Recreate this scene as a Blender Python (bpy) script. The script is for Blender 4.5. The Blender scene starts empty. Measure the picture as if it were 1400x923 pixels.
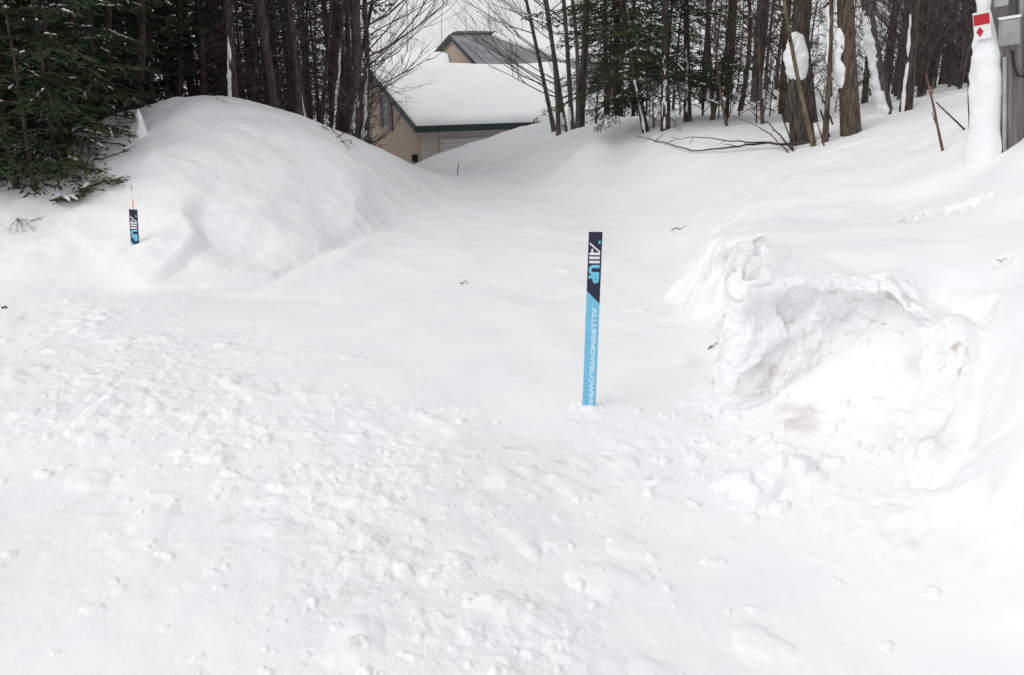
import bpy, math, random
import numpy as np
from mathutils import Vector, Matrix

# ------------------------------------------------------------------ camera, sky, sun, exposure
sc = bpy.context.scene
COL = sc.collection
CAMZ = 2.45
F_PX = 1212.0
PITCH = math.radians(18.3)
cam_d = bpy.data.cameras.new("camera")
cam = bpy.data.objects.new("camera", cam_d)
COL.objects.link(cam)
cam.location = (0, 0, CAMZ)
cam.rotation_euler = (math.radians(90) - PITCH, 0, 0)
cam_d.sensor_width = 36.0
cam_d.lens = 36.0 * F_PX / 1400.0
cam_d.clip_start = 0.05
cam_d.clip_end = 3000
sc.camera = cam

SUN_EL, SUN_AZ = math.radians(48), math.radians(-118)      # azimuth from +Y, negative = left
world = bpy.data.worlds.new("World")
sc.world = world
world.use_nodes = True
wn, wl = world.node_tree.nodes, world.node_tree.links
wn.clear()
sky = wn.new("ShaderNodeTexSky")
sky.sky_type = 'NISHITA'
sky.sun_disc = False
sky.sun_elevation = SUN_EL
sky.sun_rotation = SUN_AZ
sky.air_density = 1.0
sky.dust_density = 4.0
hs = wn.new("ShaderNodeHueSaturation")
hs.inputs['Saturation'].default_value = 0.10
mixw = wn.new("ShaderNodeMix"); mixw.data_type = 'RGBA'
mixw.inputs['Factor'].default_value = 0.65
mixw.inputs['B'].default_value = (6.6, 6.65, 6.75, 1)           # even cloud cover
bg = wn.new("ShaderNodeBackground")
bg.inputs['Strength'].default_value = 0.13
wo = wn.new("ShaderNodeOutputWorld")
wl.new(sky.outputs[0], hs.inputs['Color'])
wtc = wn.new("ShaderNodeTexCoord")
wsx = wn.new("ShaderNodeSeparateXYZ")
wcr = wn.new("ShaderNodeValToRGB")                                # cloud deck: brighter towards the horizon over the snow
wcr.color_ramp.elements[0].position = 0.02; wcr.color_ramp.elements[0].color = (.86, .865, .875, 1)
wcr.color_ramp.elements[1].position = 0.75; wcr.color_ramp.elements[1].color = (.60, .605, .615, 1)
wvm = wn.new("ShaderNodeVectorMath"); wvm.operation = 'SCALE'; wvm.inputs['Scale'].default_value = 9.9
wl.new(wtc.outputs['Generated'], wsx.inputs[0]); wl.new(wsx.outputs['Z'], wcr.inputs[0]); wl.new(wcr.outputs[0], wvm.inputs[0])
wl.new(wvm.outputs[0], mixw.inputs['B'])
wl.new(hs.outputs[0], mixw.inputs['A'])
wl.new(mixw.outputs['Result'], bg.inputs['Color'])
wl.new(bg.outputs[0], wo.inputs[0])

sun_d = bpy.data.lights.new("sun", 'SUN')
sun_d.energy = 0.85
sun_d.angle = math.radians(48)
sun_d.color = (1.0, 0.97, 0.93)
sun = bpy.data.objects.new("sun", sun_d)
COL.objects.link(sun)
sdir = Vector((math.sin(SUN_AZ) * math.cos(SUN_EL), math.cos(SUN_AZ) * math.cos(SUN_EL), math.sin(SUN_EL)))
sun.rotation_euler = sdir.to_track_quat('Z', 'Y').to_euler()
sun.location = sdir * 40

vs = sc.view_settings
vs.view_transform = 'Standard'
vs.look = 'None'
vs.exposure = 0.04
vs.gamma = 1.0
vs.use_curve_mapping = False
sc.cycles.diffuse_bounces = 5
sc.cycles.max_bounces = 8

# ------------------------------------------------------------------ helpers
random.seed(7)
cp, sp = math.cos(PITCH), math.sin(PITCH)

def ray(u, v):
    dx = (u - 700.0) / F_PX
    dv = (461.5 - v) / F_PX
    return dx, cp + dv * sp, -sp + dv * cp

def P(u, v, Y):
    dx, dy, dz = ray(u, v)
    return Vector((dx / dy * Y, Y, CAMZ + dz / dy * Y))

def tag(o, label=None, cat=None, group=None, kind=None):
    if label: o['label'] = label
    if cat: o['category'] = cat
    if group: o['group'] = group
    if kind: o['kind'] = kind
    return o

def empty(name, loc=(0, 0, 0), rz=0.0):
    o = bpy.data.objects.new(name, None)
    o.empty_display_size = 0.2
    o.location = loc
    o.rotation_euler = (0, 0, rz)
    COL.objects.link(o)
    return o

def link_mesh(name, me, mats, parent=None, smooth=False):
    for m in (mats if isinstance(mats, (list, tuple)) else [mats]):
        me.materials.append(m)
    o = bpy.data.objects.new(name, me)
    COL.objects.link(o)
    if parent: o.parent = parent
    if smooth:
        me.polygons.foreach_set('use_smooth', [True] * len(me.polygons))
    return o

class MB:
    """collects shapes and links them as ONE mesh"""
    def __init__(s): s.v, s.f = [], []
    def quad(s, a, b, c, d):
        n = len(s.v); s.v += [tuple(a), tuple(b), tuple(c), tuple(d)]; s.f.append((n, n+1, n+2, n+3))
    def tri(s, a, b, c):
        n = len(s.v); s.v += [tuple(a), tuple(b), tuple(c)]; s.f.append((n, n+1, n+2))
    def poly(s, pts):
        n = len(s.v); s.v += [tuple(p) for p in pts]; s.f.append(tuple(range(n, n + len(pts))))
    def box(s, lo, hi, M=None):
        x0, y0, z0 = lo; x1, y1, z1 = hi
        c = [Vector(p) for p in ((x0,y0,z0),(x1,y0,z0),(x1,y1,z0),(x0,y1,z0),(x0,y0,z1),(x1,y0,z1),(x1,y1,z1),(x0,y1,z1))]
        if M is not None: c = [M @ p for p in c]
        n = len(s.v); s.v += [tuple(p) for p in c]
        for q in ((0,3,2,1),(4,5,6,7),(0,1,5,4),(1,2,6,5),(2,3,7,6),(3,0,4,7)): s.f.append(tuple(n + i for i in q))
    def prism(s, pts, d, M=None):
        """pts: list of Vectors (planar), extruded by vector d"""
        k = len(pts); n = len(s.v); d = Vector(d)
        a = [Vector(p) for p in pts]; b = [p + d for p in a]
        if M is not None: a = [M @ p for p in a]; b = [M @ p for p in b]
        s.v += [tuple(p) for p in a + b]
        s.f.append(tuple(n + i for i in range(k))[::-1]); s.f.append(tuple(n + k + i for i in range(k)))
        for i in range(k):
            j = (i + 1) % k
            s.f.append((n + i, n + j, n + k + j, n + k + i))
    def tube(s, pts, rad, sides=5, cap=True):
        n0 = len(s.v); m = len(pts)
        ref = Vector((0.31, 0.77, 0.11))
        for i, p in enumerate(pts):
            t = (pts[min(i+1, m-1)] - pts[max(i-1, 0)])
            if t.length < 1e-9: t = Vector((0, 0, 1))
            t.normalize()
            a = t.cross(ref)
            if a.length < 0.05: a = t.cross(Vector((1, 0, 0)))
            a.normalize(); b = t.cross(a)
            r = rad[i] if hasattr(rad, '__len__') else rad
            for k in range(sides):
                q = 2 * math.pi * k / sides
                s.v.append(tuple(p + a * (r * math.cos(q)) + b * (r * math.sin(q))))
        for i in range(m - 1):
            for k in range(sides):
                k2 = (k + 1) % sides
                s.f.append((n0 + i*sides + k, n0 + i*sides + k2, n0 + (i+1)*sides + k2, n0 + (i+1)*sides + k))
        if cap:
            s.f.append(tuple(n0 + k for k in range(sides))[::-1])
            s.f.append(tuple(n0 + (m-1)*sides + k for k in range(sides)))
    def mesh(s, name):
        me = bpy.data.meshes.new(name)
        me.from_pydata(s.v, [], s.f)
        me.update()
        return me
    def build(s, name, mats, parent=None, smooth=False):
        return link_mesh(name, s.mesh(name), mats, parent, smooth)

# ------------------------------------------------------------------ materials
def new_mat(name, rough=0.9, spec=0.2):
    m = bpy.data.materials.new(name); m.use_nodes = True
    nt = m.node_tree
    b = nt.nodes['Principled BSDF']
    b.inputs['Roughness'].default_value = rough
    b.inputs['Specular IOR Level'].default_value = spec
    return m, nt, b

def noise_mat(name, c1, c2, scale=8.0, rough=0.9, spec=0.15, bump=0.0, detail=4.0, stretch=(1, 1, 1), metallic=0.0, lo=0.35, hi=0.65):
    m, nt, b = new_mat(name, rough, spec)
    tc = nt.nodes.new('ShaderNodeTexCoord')
    mp = nt.nodes.new('ShaderNodeMapping'); mp.inputs['Scale'].default_value = stretch
    nz = nt.nodes.new('ShaderNodeTexNoise'); nz.inputs['Scale'].default_value = scale; nz.inputs['Detail'].default_value = detail
    cr = nt.nodes.new('ShaderNodeValToRGB')
    cr.color_ramp.elements[0].position = lo; cr.color_ramp.elements[1].position = hi
    cr.color_ramp.elements[0].color = (*c1, 1); cr.color_ramp.elements[1].color = (*c2, 1)
    L = nt.links.new
    L(tc.outputs['Object'], mp.inputs[0]); L(mp.outputs[0], nz.inputs['Vector']); L(nz.outputs['Fac'], cr.inputs[0]); L(cr.outputs[0], b.inputs['Base Color'])
    b.inputs['Metallic'].default_value = metallic
    if bump:
        bp = nt.nodes.new('ShaderNodeBump'); bp.inputs['Strength'].default_value = bump; bp.inputs['Distance'].default_value = 0.02
        L(nz.outputs['Fac'], bp.inputs['Height']); L(bp.outputs[0], b.inputs['Normal'])
    return m

SNOWC = (0.84, 0.85, 0.86)
def snow_material(name, dirt):
    m, nt, b = new_mat(name, 0.85, 0.12)
    L = nt.links.new
    tc = nt.nodes.new('ShaderNodeTexCoord')
    n1 = nt.nodes.new('ShaderNodeTexNoise'); n1.inputs['Scale'].default_value = 22; n1.inputs['Detail'].default_value = 6; n1.inputs['Roughness'].default_value = 0.6
    n2 = nt.nodes.new('ShaderNodeTexNoise'); n2.inputs['Scale'].default_value = 1.3; n2.inputs['Detail'].default_value = 3
    L(tc.outputs['Object'], n1.inputs['Vector']); L(tc.outputs['Object'], n2.inputs['Vector'])
    cr = nt.nodes.new('ShaderNodeValToRGB')
    cr.color_ramp.elements[0].color = (0.82, 0.83, 0.845, 1); cr.color_ramp.elements[1].color = (0.87, 0.87, 0.87, 1)
    cr.color_ramp.elements[0].position = 0.3; cr.color_ramp.elements[1].position = 0.7
    L(n2.outputs['Fac'], cr.inputs[0])
    col = cr.outputs[0]
    bp = nt.nodes.new('ShaderNodeBump'); bp.inputs['Distance'].default_value = 0.015
    if dirt:
        at = nt.nodes.new('ShaderNodeAttribute'); at.attribute_name = 'dirt'
        mx = nt.nodes.new('ShaderNodeMix'); mx.data_type = 'RGBA'
        mx.inputs['B'].default_value = (0.36, 0.30, 0.25, 1)
        L(at.outputs['Fac'], mx.inputs['Factor']); L(col, mx.inputs['A'])
        col = mx.outputs['Result']
        # needles and bark crumbs that fell from the trees
        vo = nt.nodes.new('ShaderNodeTexVoronoi'); vo.inputs['Scale'].default_value = 9.0
        L(tc.outputs['Object'], vo.inputs['Vector'])
        lt = nt.nodes.new('ShaderNodeAttribute'); lt.attribute_name = 'litter'
        lm = nt.nodes.new('ShaderNodeMath'); lm.operation = 'LESS_THAN'
        sz = nt.nodes.new('ShaderNodeMath'); sz.operation = 'MULTIPLY'; sz.inputs[1].default_value = .14
        sw = nt.nodes.new('ShaderNodeSeparateColor'); L(vo.outputs['Color'], sw.inputs[0])
        sq = nt.nodes.new('ShaderNodeMath'); sq.operation = 'POWER'; sq.inputs[1].default_value = 5.0; L(sw.outputs['Red'], sq.inputs[0])
        L(sq.outputs[0], sz.inputs[0])
        s2 = nt.nodes.new('ShaderNodeMath'); s2.operation = 'MULTIPLY'; L(sz.outputs[0], s2.inputs[0]); L(lt.outputs['Fac'], s2.inputs[1])
        L(vo.outputs['Distance'], lm.inputs[0]); L(s2.outputs[0], lm.inputs[1])
        mx2 = nt.nodes.new('ShaderNodeMix'); mx2.data_type = 'RGBA'; mx2.inputs['B'].default_value = (.16, .125, .09, 1)
        L(lm.outputs[0], mx2.inputs['Factor']); L(col, mx2.inputs['A'])
        col = mx2.outputs['Result']
        ar = nt.nodes.new('ShaderNodeAttribute'); ar.attribute_name = 'rough'
        ma = nt.nodes.new('ShaderNodeMath'); ma.operation = 'MULTIPLY_ADD'
        ma.inputs[1].default_value = 0.45; ma.inputs[2].default_value = 0.12
        L(ar.outputs['Fac'], ma.inputs[0]); L(ma.outputs[0], bp.inputs['Strength'])
    else:
        bp.inputs['Strength'].default_value = 0.15
    L(n1.outputs['Fac'], bp.inputs['Height']); L(bp.outputs[0], b.inputs['Normal'])
    L(col, b.inputs['Base Color'])
    return m

M = {}
M['ground'] = snow_material('snow_ground', True)
M['snow'] = snow_material('plain_snow', False)
M['bark_dark'] = noise_mat('dark_bark', (0.028, 0.023, 0.020), (0.105, 0.086, 0.074), 9, bump=0.6, stretch=(3, 3, 0.6))
M['bark_grey'] = noise_mat('grey_bark', (0.045, 0.04, 0.037), (0.14, 0.125, 0.115), 9, bump=0.5, stretch=(3, 3, 0.6))
M['bark_brown'] = noise_mat('brown_bark', (0.05, 0.038, 0.029), (0.15, 0.115, 0.09), 10, bump=0.7, stretch=(3, 3, 0.5))
M['bark_tan'] = noise_mat('tan_bark', (0.09, 0.072, 0.045), (0.19, 0.155, 0.10), 8, bump=0.3, stretch=(2, 2, 0.5))
M['bark_red'] = noise_mat('reddish_bark', (0.11, 0.05, 0.045), (0.22, 0.12, 0.10), 8, bump=0.3, stretch=(2, 2, 0.5))
M['twig'] = noise_mat('twig_bark', (0.03, 0.024, 0.022), (0.085, 0.068, 0.06), 5)
M['twig_grey'] = noise_mat('grey_twig', (0.07, 0.06, 0.058), (0.15, 0.13, 0.125), 5)
M['needle'] = noise_mat('needles', (0.014, 0.026, 0.012), (0.05, 0.078, 0.032), 2.2, rough=0.7)
M['needle_olive'] = noise_mat('olive_needles', (0.03, 0.038, 0.013), (0.085, 0.10, 0.035), 2.2, rough=0.7)
M['needle_brown'] = noise_mat('dead_needles', (0.03, 0.022, 0.014), (0.10, 0.07, 0.04), 3.0)
exec_terrain = None

# ------------------------------------------------------------------ noise
def _hash(ix, iy, seed):
    h = (ix.astype(np.int64) * 374761393 + iy.astype(np.int64) * 668265263 + seed * 982451653) & 0xFFFFFFFF
    h = ((h ^ (h >> 13)) * 1274126177) & 0xFFFFFFFF
    h = (h ^ (h >> 16)) & 0xFFFF
    return h.astype(np.float64) / 32767.5 - 1.0

def vnoise(x, y, seed=0):
    ix = np.floor(x); iy = np.floor(y)
    fx = x - ix; fy = y - iy
    fx = fx*fx*fx*(fx*(fx*6-15)+10); fy = fy*fy*fy*(fy*(fy*6-15)+10)
    a = _hash(ix, iy, seed); b = _hash(ix+1, iy, seed); c = _hash(ix, iy+1, seed); d = _hash(ix+1, iy+1, seed)
    return (a*(1-fx)+b*fx)*(1-fy) + (c*(1-fx)+d*fx)*fy

def fbm(x, y, octv=4, seed=0, gain=0.5):
    s = 0; a = 1.0; t = 0
    for o in range(octv):
        s = s + a * vnoise(x * 2**o + 17.3*o, y * 2**o - 9.1*o, seed + o); t += a; a *= gain
    return s / t

def sstep(a, b, x):
    t = np.clip((x - a) / (b - a), 0, 1)
    return t * t * (3 - 2 * t)

# ------------------------------------------------------------------ snow surface
def warp(x, y):
    yy = np.maximum(y, 1.0)
    return np.stack([x / (yy + 1.5) * 3.0, np.log(yy + 1.5) * 2.0], -1)

class TPS:
    def __init__(s, pts, lam=0.004):
        pts = np.array([tuple(p) for p in pts], float)
        s.c = warp(pts[:, 0], pts[:, 1]); z = pts[:, 2]; n = len(z)
        d = np.linalg.norm(s.c[:, None] - s.c[None], axis=-1)
        K = s.k(d) + lam * np.eye(n)
        Pm = np.concatenate([np.ones((n, 1)), s.c], 1)
        A = np.zeros((n+3, n+3)); A[:n, :n] = K; A[:n, n:] = Pm; A[n:, :n] = Pm.T
        s.w = np.linalg.solve(A, np.concatenate([z, np.zeros(3)]))
    @staticmethod
    def k(d): return np.where(d > 1e-9, d * d * np.log(np.maximum(d, 1e-9)), 0.0)
    def __call__(s, x, y):
        shp = x.shape
        q = warp(x.ravel(), y.ravel()); out = np.zeros(len(q)); n = len(s.c)
        for i in range(0, len(q), 60000):
            b = q[i:i+60000]
            d = np.linalg.norm(b[:, None] - s.c[None], axis=-1)
            out[i:i+60000] = s.k(d) @ s.w[:n] + s.w[n] + b @ s.w[n+1:]
        return out.reshape(shp)

def sdist(x, y, line, close=None):
    """distance to a polyline of (x, y, width), positive inside the polygon closed by the points of close; also the width there"""
    best = np.full(x.shape, 1e9); wd = np.zeros(x.shape)
    for (ax, ay, aw), (bx, by, bw) in zip(line[:-1], line[1:]):
        ex, ey = bx-ax, by-ay; L2 = ex*ex+ey*ey
        t = np.clip(((x-ax)*ex+(y-ay)*ey)/L2, 0, 1)
        d = np.hypot(x-ax-t*ex, y-ay-t*ey)
        m = d < best
        best = np.where(m, d, best); wd = np.where(m, aw+t*(bw-aw), wd)
    if close is None: return best, wd
    pol = [(p[0], p[1]) for p in line] + list(close)
    ins = np.zeros(x.shape, bool)
    for (ax, ay), (bx, by) in zip(pol, pol[1:] + pol[:1]):
        if ay == by: continue
        c = ((ay > y) != (by > y)) & (x < (bx-ax)*(y-ay)/(by-ay)+ax)
        ins ^= c
    return np.where(ins, best, -best), wd

def W(u, v, Y, w):
    p = P(u, v, Y); return (p.x, p.y, w)

def Q(x, y, z): return (x, y, z)

front_pts = [Q(-6, -8, .0), Q(6, -8, .1), Q(-4, 2, 0), Q(0, 2, 0), Q(4, 2, .05), Q(-2.5, 4, 0), Q(0, 4, .02), Q(2, 4, .02), Q(-5, 6, 0), Q(-2, 6, .05),
    Q(0, 6, .0), Q(.53, 5.83, .0), Q(1.5, 5.6, .05), Q(-7, 8, .0), Q(-4, 8, .03), Q(-2, 8, .03), Q(0, 8, 0), Q(1.6, 8, .05), Q(-1.5, 10, .0), Q(0, 11, -.02), Q(2, 11, .12),
    Q(-1, 13.5, -.02), Q(.6, 14, 0), Q(2.4, 13.5, .32), Q(-.9, 17, .02), Q(.6, 17.5, .03), Q(-1.6, 17.5, .0),
    P(760, 228, 17.5), P(870, 240, 15), P(860, 215, 16.5), P(800, 195, 17), P(765, 182, 19), P(830, 190, 17), P(890, 182, 16.3), P(960, 172, 16.3), P(1010, 170, 16), P(960, 205, 14.5), P(1040, 190, 14.5),
    P(1085, 200, 13), P(1130, 195, 12.8), P(1180, 178, 12.8), P(1225, 160, 13), P(1255, 150, 13.5), P(1330, 126, 13.5), P(1320, 160, 11.5), P(1290, 205, 9.6), P(1385, 198, 8.2), P(1250, 225, 10), P(1400, 150, 12),
    # right woods going back
    Q(3, 22, .75), Q(6, 20, 1.0), Q(9, 20, 1.5), Q(14, 18, 2.0), Q(6, 30, .5), Q(14, 30, 1.2), Q(24, 30, 2.0), Q(10, 45, .0), Q(25, 50, 1.0), Q(10, 12, 2.1), Q(12, 8, 2.0),
    # bank beside the house and the drop behind it
    P(592, 213, 23), P(650, 192, 23.5), P(700, 180, 24), P(735, 172, 24), P(765, 166, 24), P(690, 212, 21), P(750, 200, 21), P(640, 225, 20.5),
    Q(-4, 22, -.9), Q(-3, 26.5, -1.9), Q(0, 27, -1.4), Q(3, 28, -.6), Q(-6, 30, -2.6), Q(-2, 30, -2.4), Q(3, 32, -1.8), Q(-8, 36, -2.6), Q(6, 38, -1.5), Q(-3, 45, -2.3), Q(-14, 40, -1.6),
    Q(0, 60, -2), Q(30, 80, 0), Q(-30, 80, -.5), Q(0, 90, -1.5), Q(60, 100, 1), Q(-60, 100, 0)]
mound_pts = [P(195, 412, 8.65), P(280, 402, 8.9), P(350, 390, 9.1), P(420, 360, 10.05), P(505, 322, 11.7), P(215, 382, 8.85), P(240, 362, 9.2), P(300, 355, 9.32), P(360, 350, 9.55), P(420, 330, 10.55), P(390, 358, 9.75), P(470, 318, 11.35), P(520, 300, 12.2), P(560, 275, 13.6),
    P(290, 325, 9.8), P(350, 315, 10.25), P(255, 290, 10.3), P(285, 285, 10.6), P(340, 280, 10.95), P(420, 285, 11.65), P(270, 240, 11.3), P(330, 235, 11.9), P(420, 240, 12.4), P(500, 270, 12.25),
    P(320, 180, 12.8), P(400, 195, 13.0), P(240, 190, 12.3), P(280, 132, 13.4), P(250, 140, 13.2), P(340, 143, 13.6), P(400, 160, 14.1), P(450, 174, 14.4), P(500, 191, 15.2), P(560, 212, 15.6), P(470, 215, 13.3), P(540, 245, 14.0), P(600, 250, 15.5), P(620, 234, 17.4),
    P(195, 172, 12.6), P(215, 160, 12.8), P(160, 200, 12.2), P(110, 228, 11.8), P(60, 270, 11.3), P(0, 312, 10.6), P(-80, 340, 10), P(180, 335, 10.2), P(150, 270, 11), P(215, 250, 11.2), P(225, 300, 10.3),
    P(100, 310, 10.3), P(50, 355, 9.5), P(120, 385, 9.0), P(0, 395, 8.8), P(-150, 400, 8.5), P(220, 335, 9.8),
    Q(-9.5, 8, .1), Q(-13, 9, .4), Q(-10, 13, .7), Q(-6.2, 15.2, 1.35), Q(-4.8, 15.2, 1.5), Q(-7, 18, .8), Q(-4, 18, .8), Q(-3, 18.5, .3), Q(-12, 18, .5), Q(-20, 15, .6), Q(-5, 22, .2), Q(-9, 25, .3), Q(-20, 28, .3), Q(-10, 32, -.6),
    Q(-15, 45, -.6), Q(-35, 50, 0), Q(-30, 80, -.5), Q(-60, 100, 0), Q(-10, -8, 0), Q(-20, 0, .2)]
foot = [(-30, 7, 2.0), (-9, 7.2, 1.2), W(60, 425, 8.5, 0.8), W(150, 418, 8.6, .4), W(195, 414, 8.65, .10), W(280, 404, 8.9, .07), W(350, 393, 9.1, .06), W(420, 365, 10, .06), W(505, 326, 11.6, .12),
        W(545, 306, 12.6, .26), W(590, 284, 14, .45), W(640, 244, 17.0, .6), (-2.3, 20, .6), (-5.0, 25, .8), (-10, 34, 2), (-14, 60, 4), (-14, 300, 6)]
ridge = [W(285, 225, 11.6, .9), W(272, 255, 11.1, .4), W(259, 292, 10.4, .22), W(276, 322, 9.95, .2), W(238, 364, 9.3, .2), W(196, 410, 8.7, .15)]
bank_pts = [P(1005, 372, 6.0), P(1050, 368, 6.05), P(1140, 380, 5.95), P(1225, 384, 5.9), P(1100, 372, 6.1), P(1180, 375, 6.1), P(1000, 342, 6.8), P(1100, 335, 7.0), P(1240, 320, 7.0),
    P(935, 345, 8.3), P(990, 318, 8.4), P(1100, 290, 8.6), P(1240, 290, 8.0), P(1000, 280, 10.3), P(1100, 255, 10), P(940, 300, 10.6), P(930, 262, 12.8), P(1000, 240, 12.6), P(1250, 235, 9.7), P(1340, 240, 8.3), P(1390, 210, 8),
    P(1100, 215, 12), P(1180, 200, 11.5), P(1290, 206, 9.6), P(1320, 160, 11.5), P(1300, 330, 6.6), P(1390, 300, 6.5), P(1320, 400, 5.7), P(1390, 420, 5.1), P(1300, 470, 5.35), P(1390, 560, 4.3), P(1310, 560, 4.75),
    P(1290, 620, 4.5), P(1390, 700, 3.7), P(1300, 690, 4.0), P(1340, 780, 3.4), P(1390, 860, 3.1), P(1480, 880, 2.8), Q(4.5, 4, 1.3), Q(6, 5, 1.7), Q(8, 7, 1.95), Q(10, 12, 2.1), Q(12, 8, 2.0), Q(5, 1, 1.0), Q(8, 0, 1.5), Q(6, -8, .8), Q(12, -8, 1.6),
    P(1280, 470, 5.5)]
face_line = [P(1006, 392, 7.35), P(1003, 430, 6.75), P(1000, 480, 6.25), P(994, 560, 5.72), P(1018, 566, 5.66), P(1052, 500, 5.74), P(1100, 470, 5.76), P(1150, 455, 5.80), P(1200, 455, 5.78), P(1240, 470, 5.64), P(1268, 510, 5.4), P(1276, 560, 5.05), P(1258, 620, 4.66), P(1222, 680, 4.28), P(1215, 705, 4.12)]
def _inset(k, d):
    p, q = face_line[max(k-1, 0)], face_line[min(k+1, len(face_line)-1)]
    t = Vector((q.x-p.x, q.y-p.y, 0)).normalized()
    return (face_line[k].x - t.y*d, face_line[k].y + t.x*d, .10)
bank_edge = [W(985, 232, 14.5, 1.2), W(945, 262, 12.8, 1.0), W(938, 300, 11, .6), W(926, 345, 9.0, .25), W(934, 402, 7.75, .12), W(985, 385, 7.75, .12)] + [_inset(k, .10) for k in range(1, len(face_line)-1)] + [
        W(1260, 720, 3.95, .45), W(1330, 800, 3.3, .7), W(1390, 900, 2.95, .8), (2.6, 1.5, .8), (3.5, -10, 1)]
tF, tM, tB = TPS(front_pts), TPS(mound_pts, .05), TPS(bank_pts)

def h_base(x, y, full=False):
    x = np.asarray(x, float); y = np.asarray(y, float)
    zf = tF(x, y); zm = zf.copy(); zb = zf.copy()
    near = np.clip(1.2 - y / 60.0, 0, 1)
    wob = (fbm(x*1.1, y*1.1, 3, 5) * .12 + fbm(x*4, y*4, 3, 6) * .05) * near
    df, wf = sdist(x, y, foot, [(-400, 300), (-400, 7)])
    wm = sstep(-.25, 1.0, (df + wob) / np.maximum(wf, .02) / 2.2)
    k = wm > 0
    if k.any(): zm[k] = tM(x[k], y[k])
    z = zf + (zm - zf) * wm
    z = z + .055 * np.exp(-((df + .22 + wob) / .22)**2) * sstep(8.6, 9.0, y) * (1 - sstep(11.2, 12.6, y)) * (x > -4.2) * (1 - wm)
    dr, wr = sdist(x, y, ridge, [(-9, 8.0), (-9, 13)])   # wind scoop: the drift on its left falls off into it
    along = sstep(8.7, 9.4, y) * (1 - sstep(10.6, 12.2, y)) * wm
    s_in = sstep(-.55, .55, dr / np.maximum(wr, .02))
    z = z + along * (.085 * np.exp(-np.maximum(dr, 0) / .8) * s_in - .06 * np.exp(-((-dr - .2) / .5)**2) * (1 - s_in))
    db, wb = sdist(x, y, bank_edge, [(300, -10), (300, 14.5)])
    wob2 = (fbm(x*1.6, y*1.6, 3, 15) * .16 + fbm(x*6, y*6, 3, 25) * .06) * (np.abs(db) < 2)
    t = (db + wob2) / np.maximum(wb, .02)
    wbk = sstep(-.2, 2.0, t)
    crisp = sstep(.30, .20, wb) if False else 1 - sstep(.20, .32, wb)
    wbk = wbk * (1 - crisp) + crisp * (np.clip((t + .2) / 1.9, 0, 1)**1.25)
    wbk = wbk * (1 - sstep(13.0, 16.0, y))
    k = wbk > 0
    if k.any(): zb[k] = tB(x[k], y[k])
    z = z + (zb - z) * wbk
    z = z + wbk * (y < 12) * (fbm(x*1.3 + 7, y*1.2, 2, 49) * .05 + fbm(x*3.1, y*2.9, 2, 54) * .010)
    z = z + wm * (y < 18) * (fbm(x*1.1, y*.9, 3, 44) * .085 + fbm(x*2.6, y*2.2, 4, 45) * .03 + fbm(x*8, y*7, 3, 46) * .006) * sstep(8.8, 9.6, y)
    bc = P(330, 335, 9.85)
    z = z - .19 * wm * np.exp(-(((x - bc.x)/.75)**2 + ((y - bc.y - .1)/.5)**2))
    z = z + .45 * np.maximum(fbm(x*.55 + 3, y*.5, 4, 47) + .05, 0) * np.exp(-((x - .2)/3.0)**2 - ((y - 23.3)/1.6)**2)     # shovelled bank beside the house
    z = z + fbm(x*.9, y*.8, 3, 48) * .035 * sstep(7, 9, y) * (y < 22)
    # broad wind ripples
    z = z + fbm(x*.45, y*.45, 3, 40) * .05 * sstep(2, 6, y) + fbm(x*1.6 + y*.5, y*1.3, 3, 41) * .014
    z = z + .17 * np.exp(-(((x - 2.45)/.40)**2 + ((y - 5.65)/.45)**2)) * (1 - wbk)      # slumped fan at the foot of the cut
    if full: return z, df, db, wb, wbk
    return z

def hz(x, y): return float(h_base(np.array([x]), np.array([y]))[0])

def hits(uv):
    """where the view rays through (u, v) meet the snow"""
    uv = np.array(uv, float)
    Ys = np.exp(np.linspace(math.log(2.4), math.log(70), 700))
    out = []
    for u, v in uv:
        dx, dy, dz = ray(u, v)
        z = CAMZ + dz/dy*Ys; g = h_base(dx/dy*Ys, Ys)
        b = np.nonzero(z < g)[0]
        i = b[0] if len(b) else len(Ys)-1
        out.append(Vector((dx/dy*Ys[i], Ys[i], g[i])))
    return out

def hit(u, v): return hits([(u, v)])[0]
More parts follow.
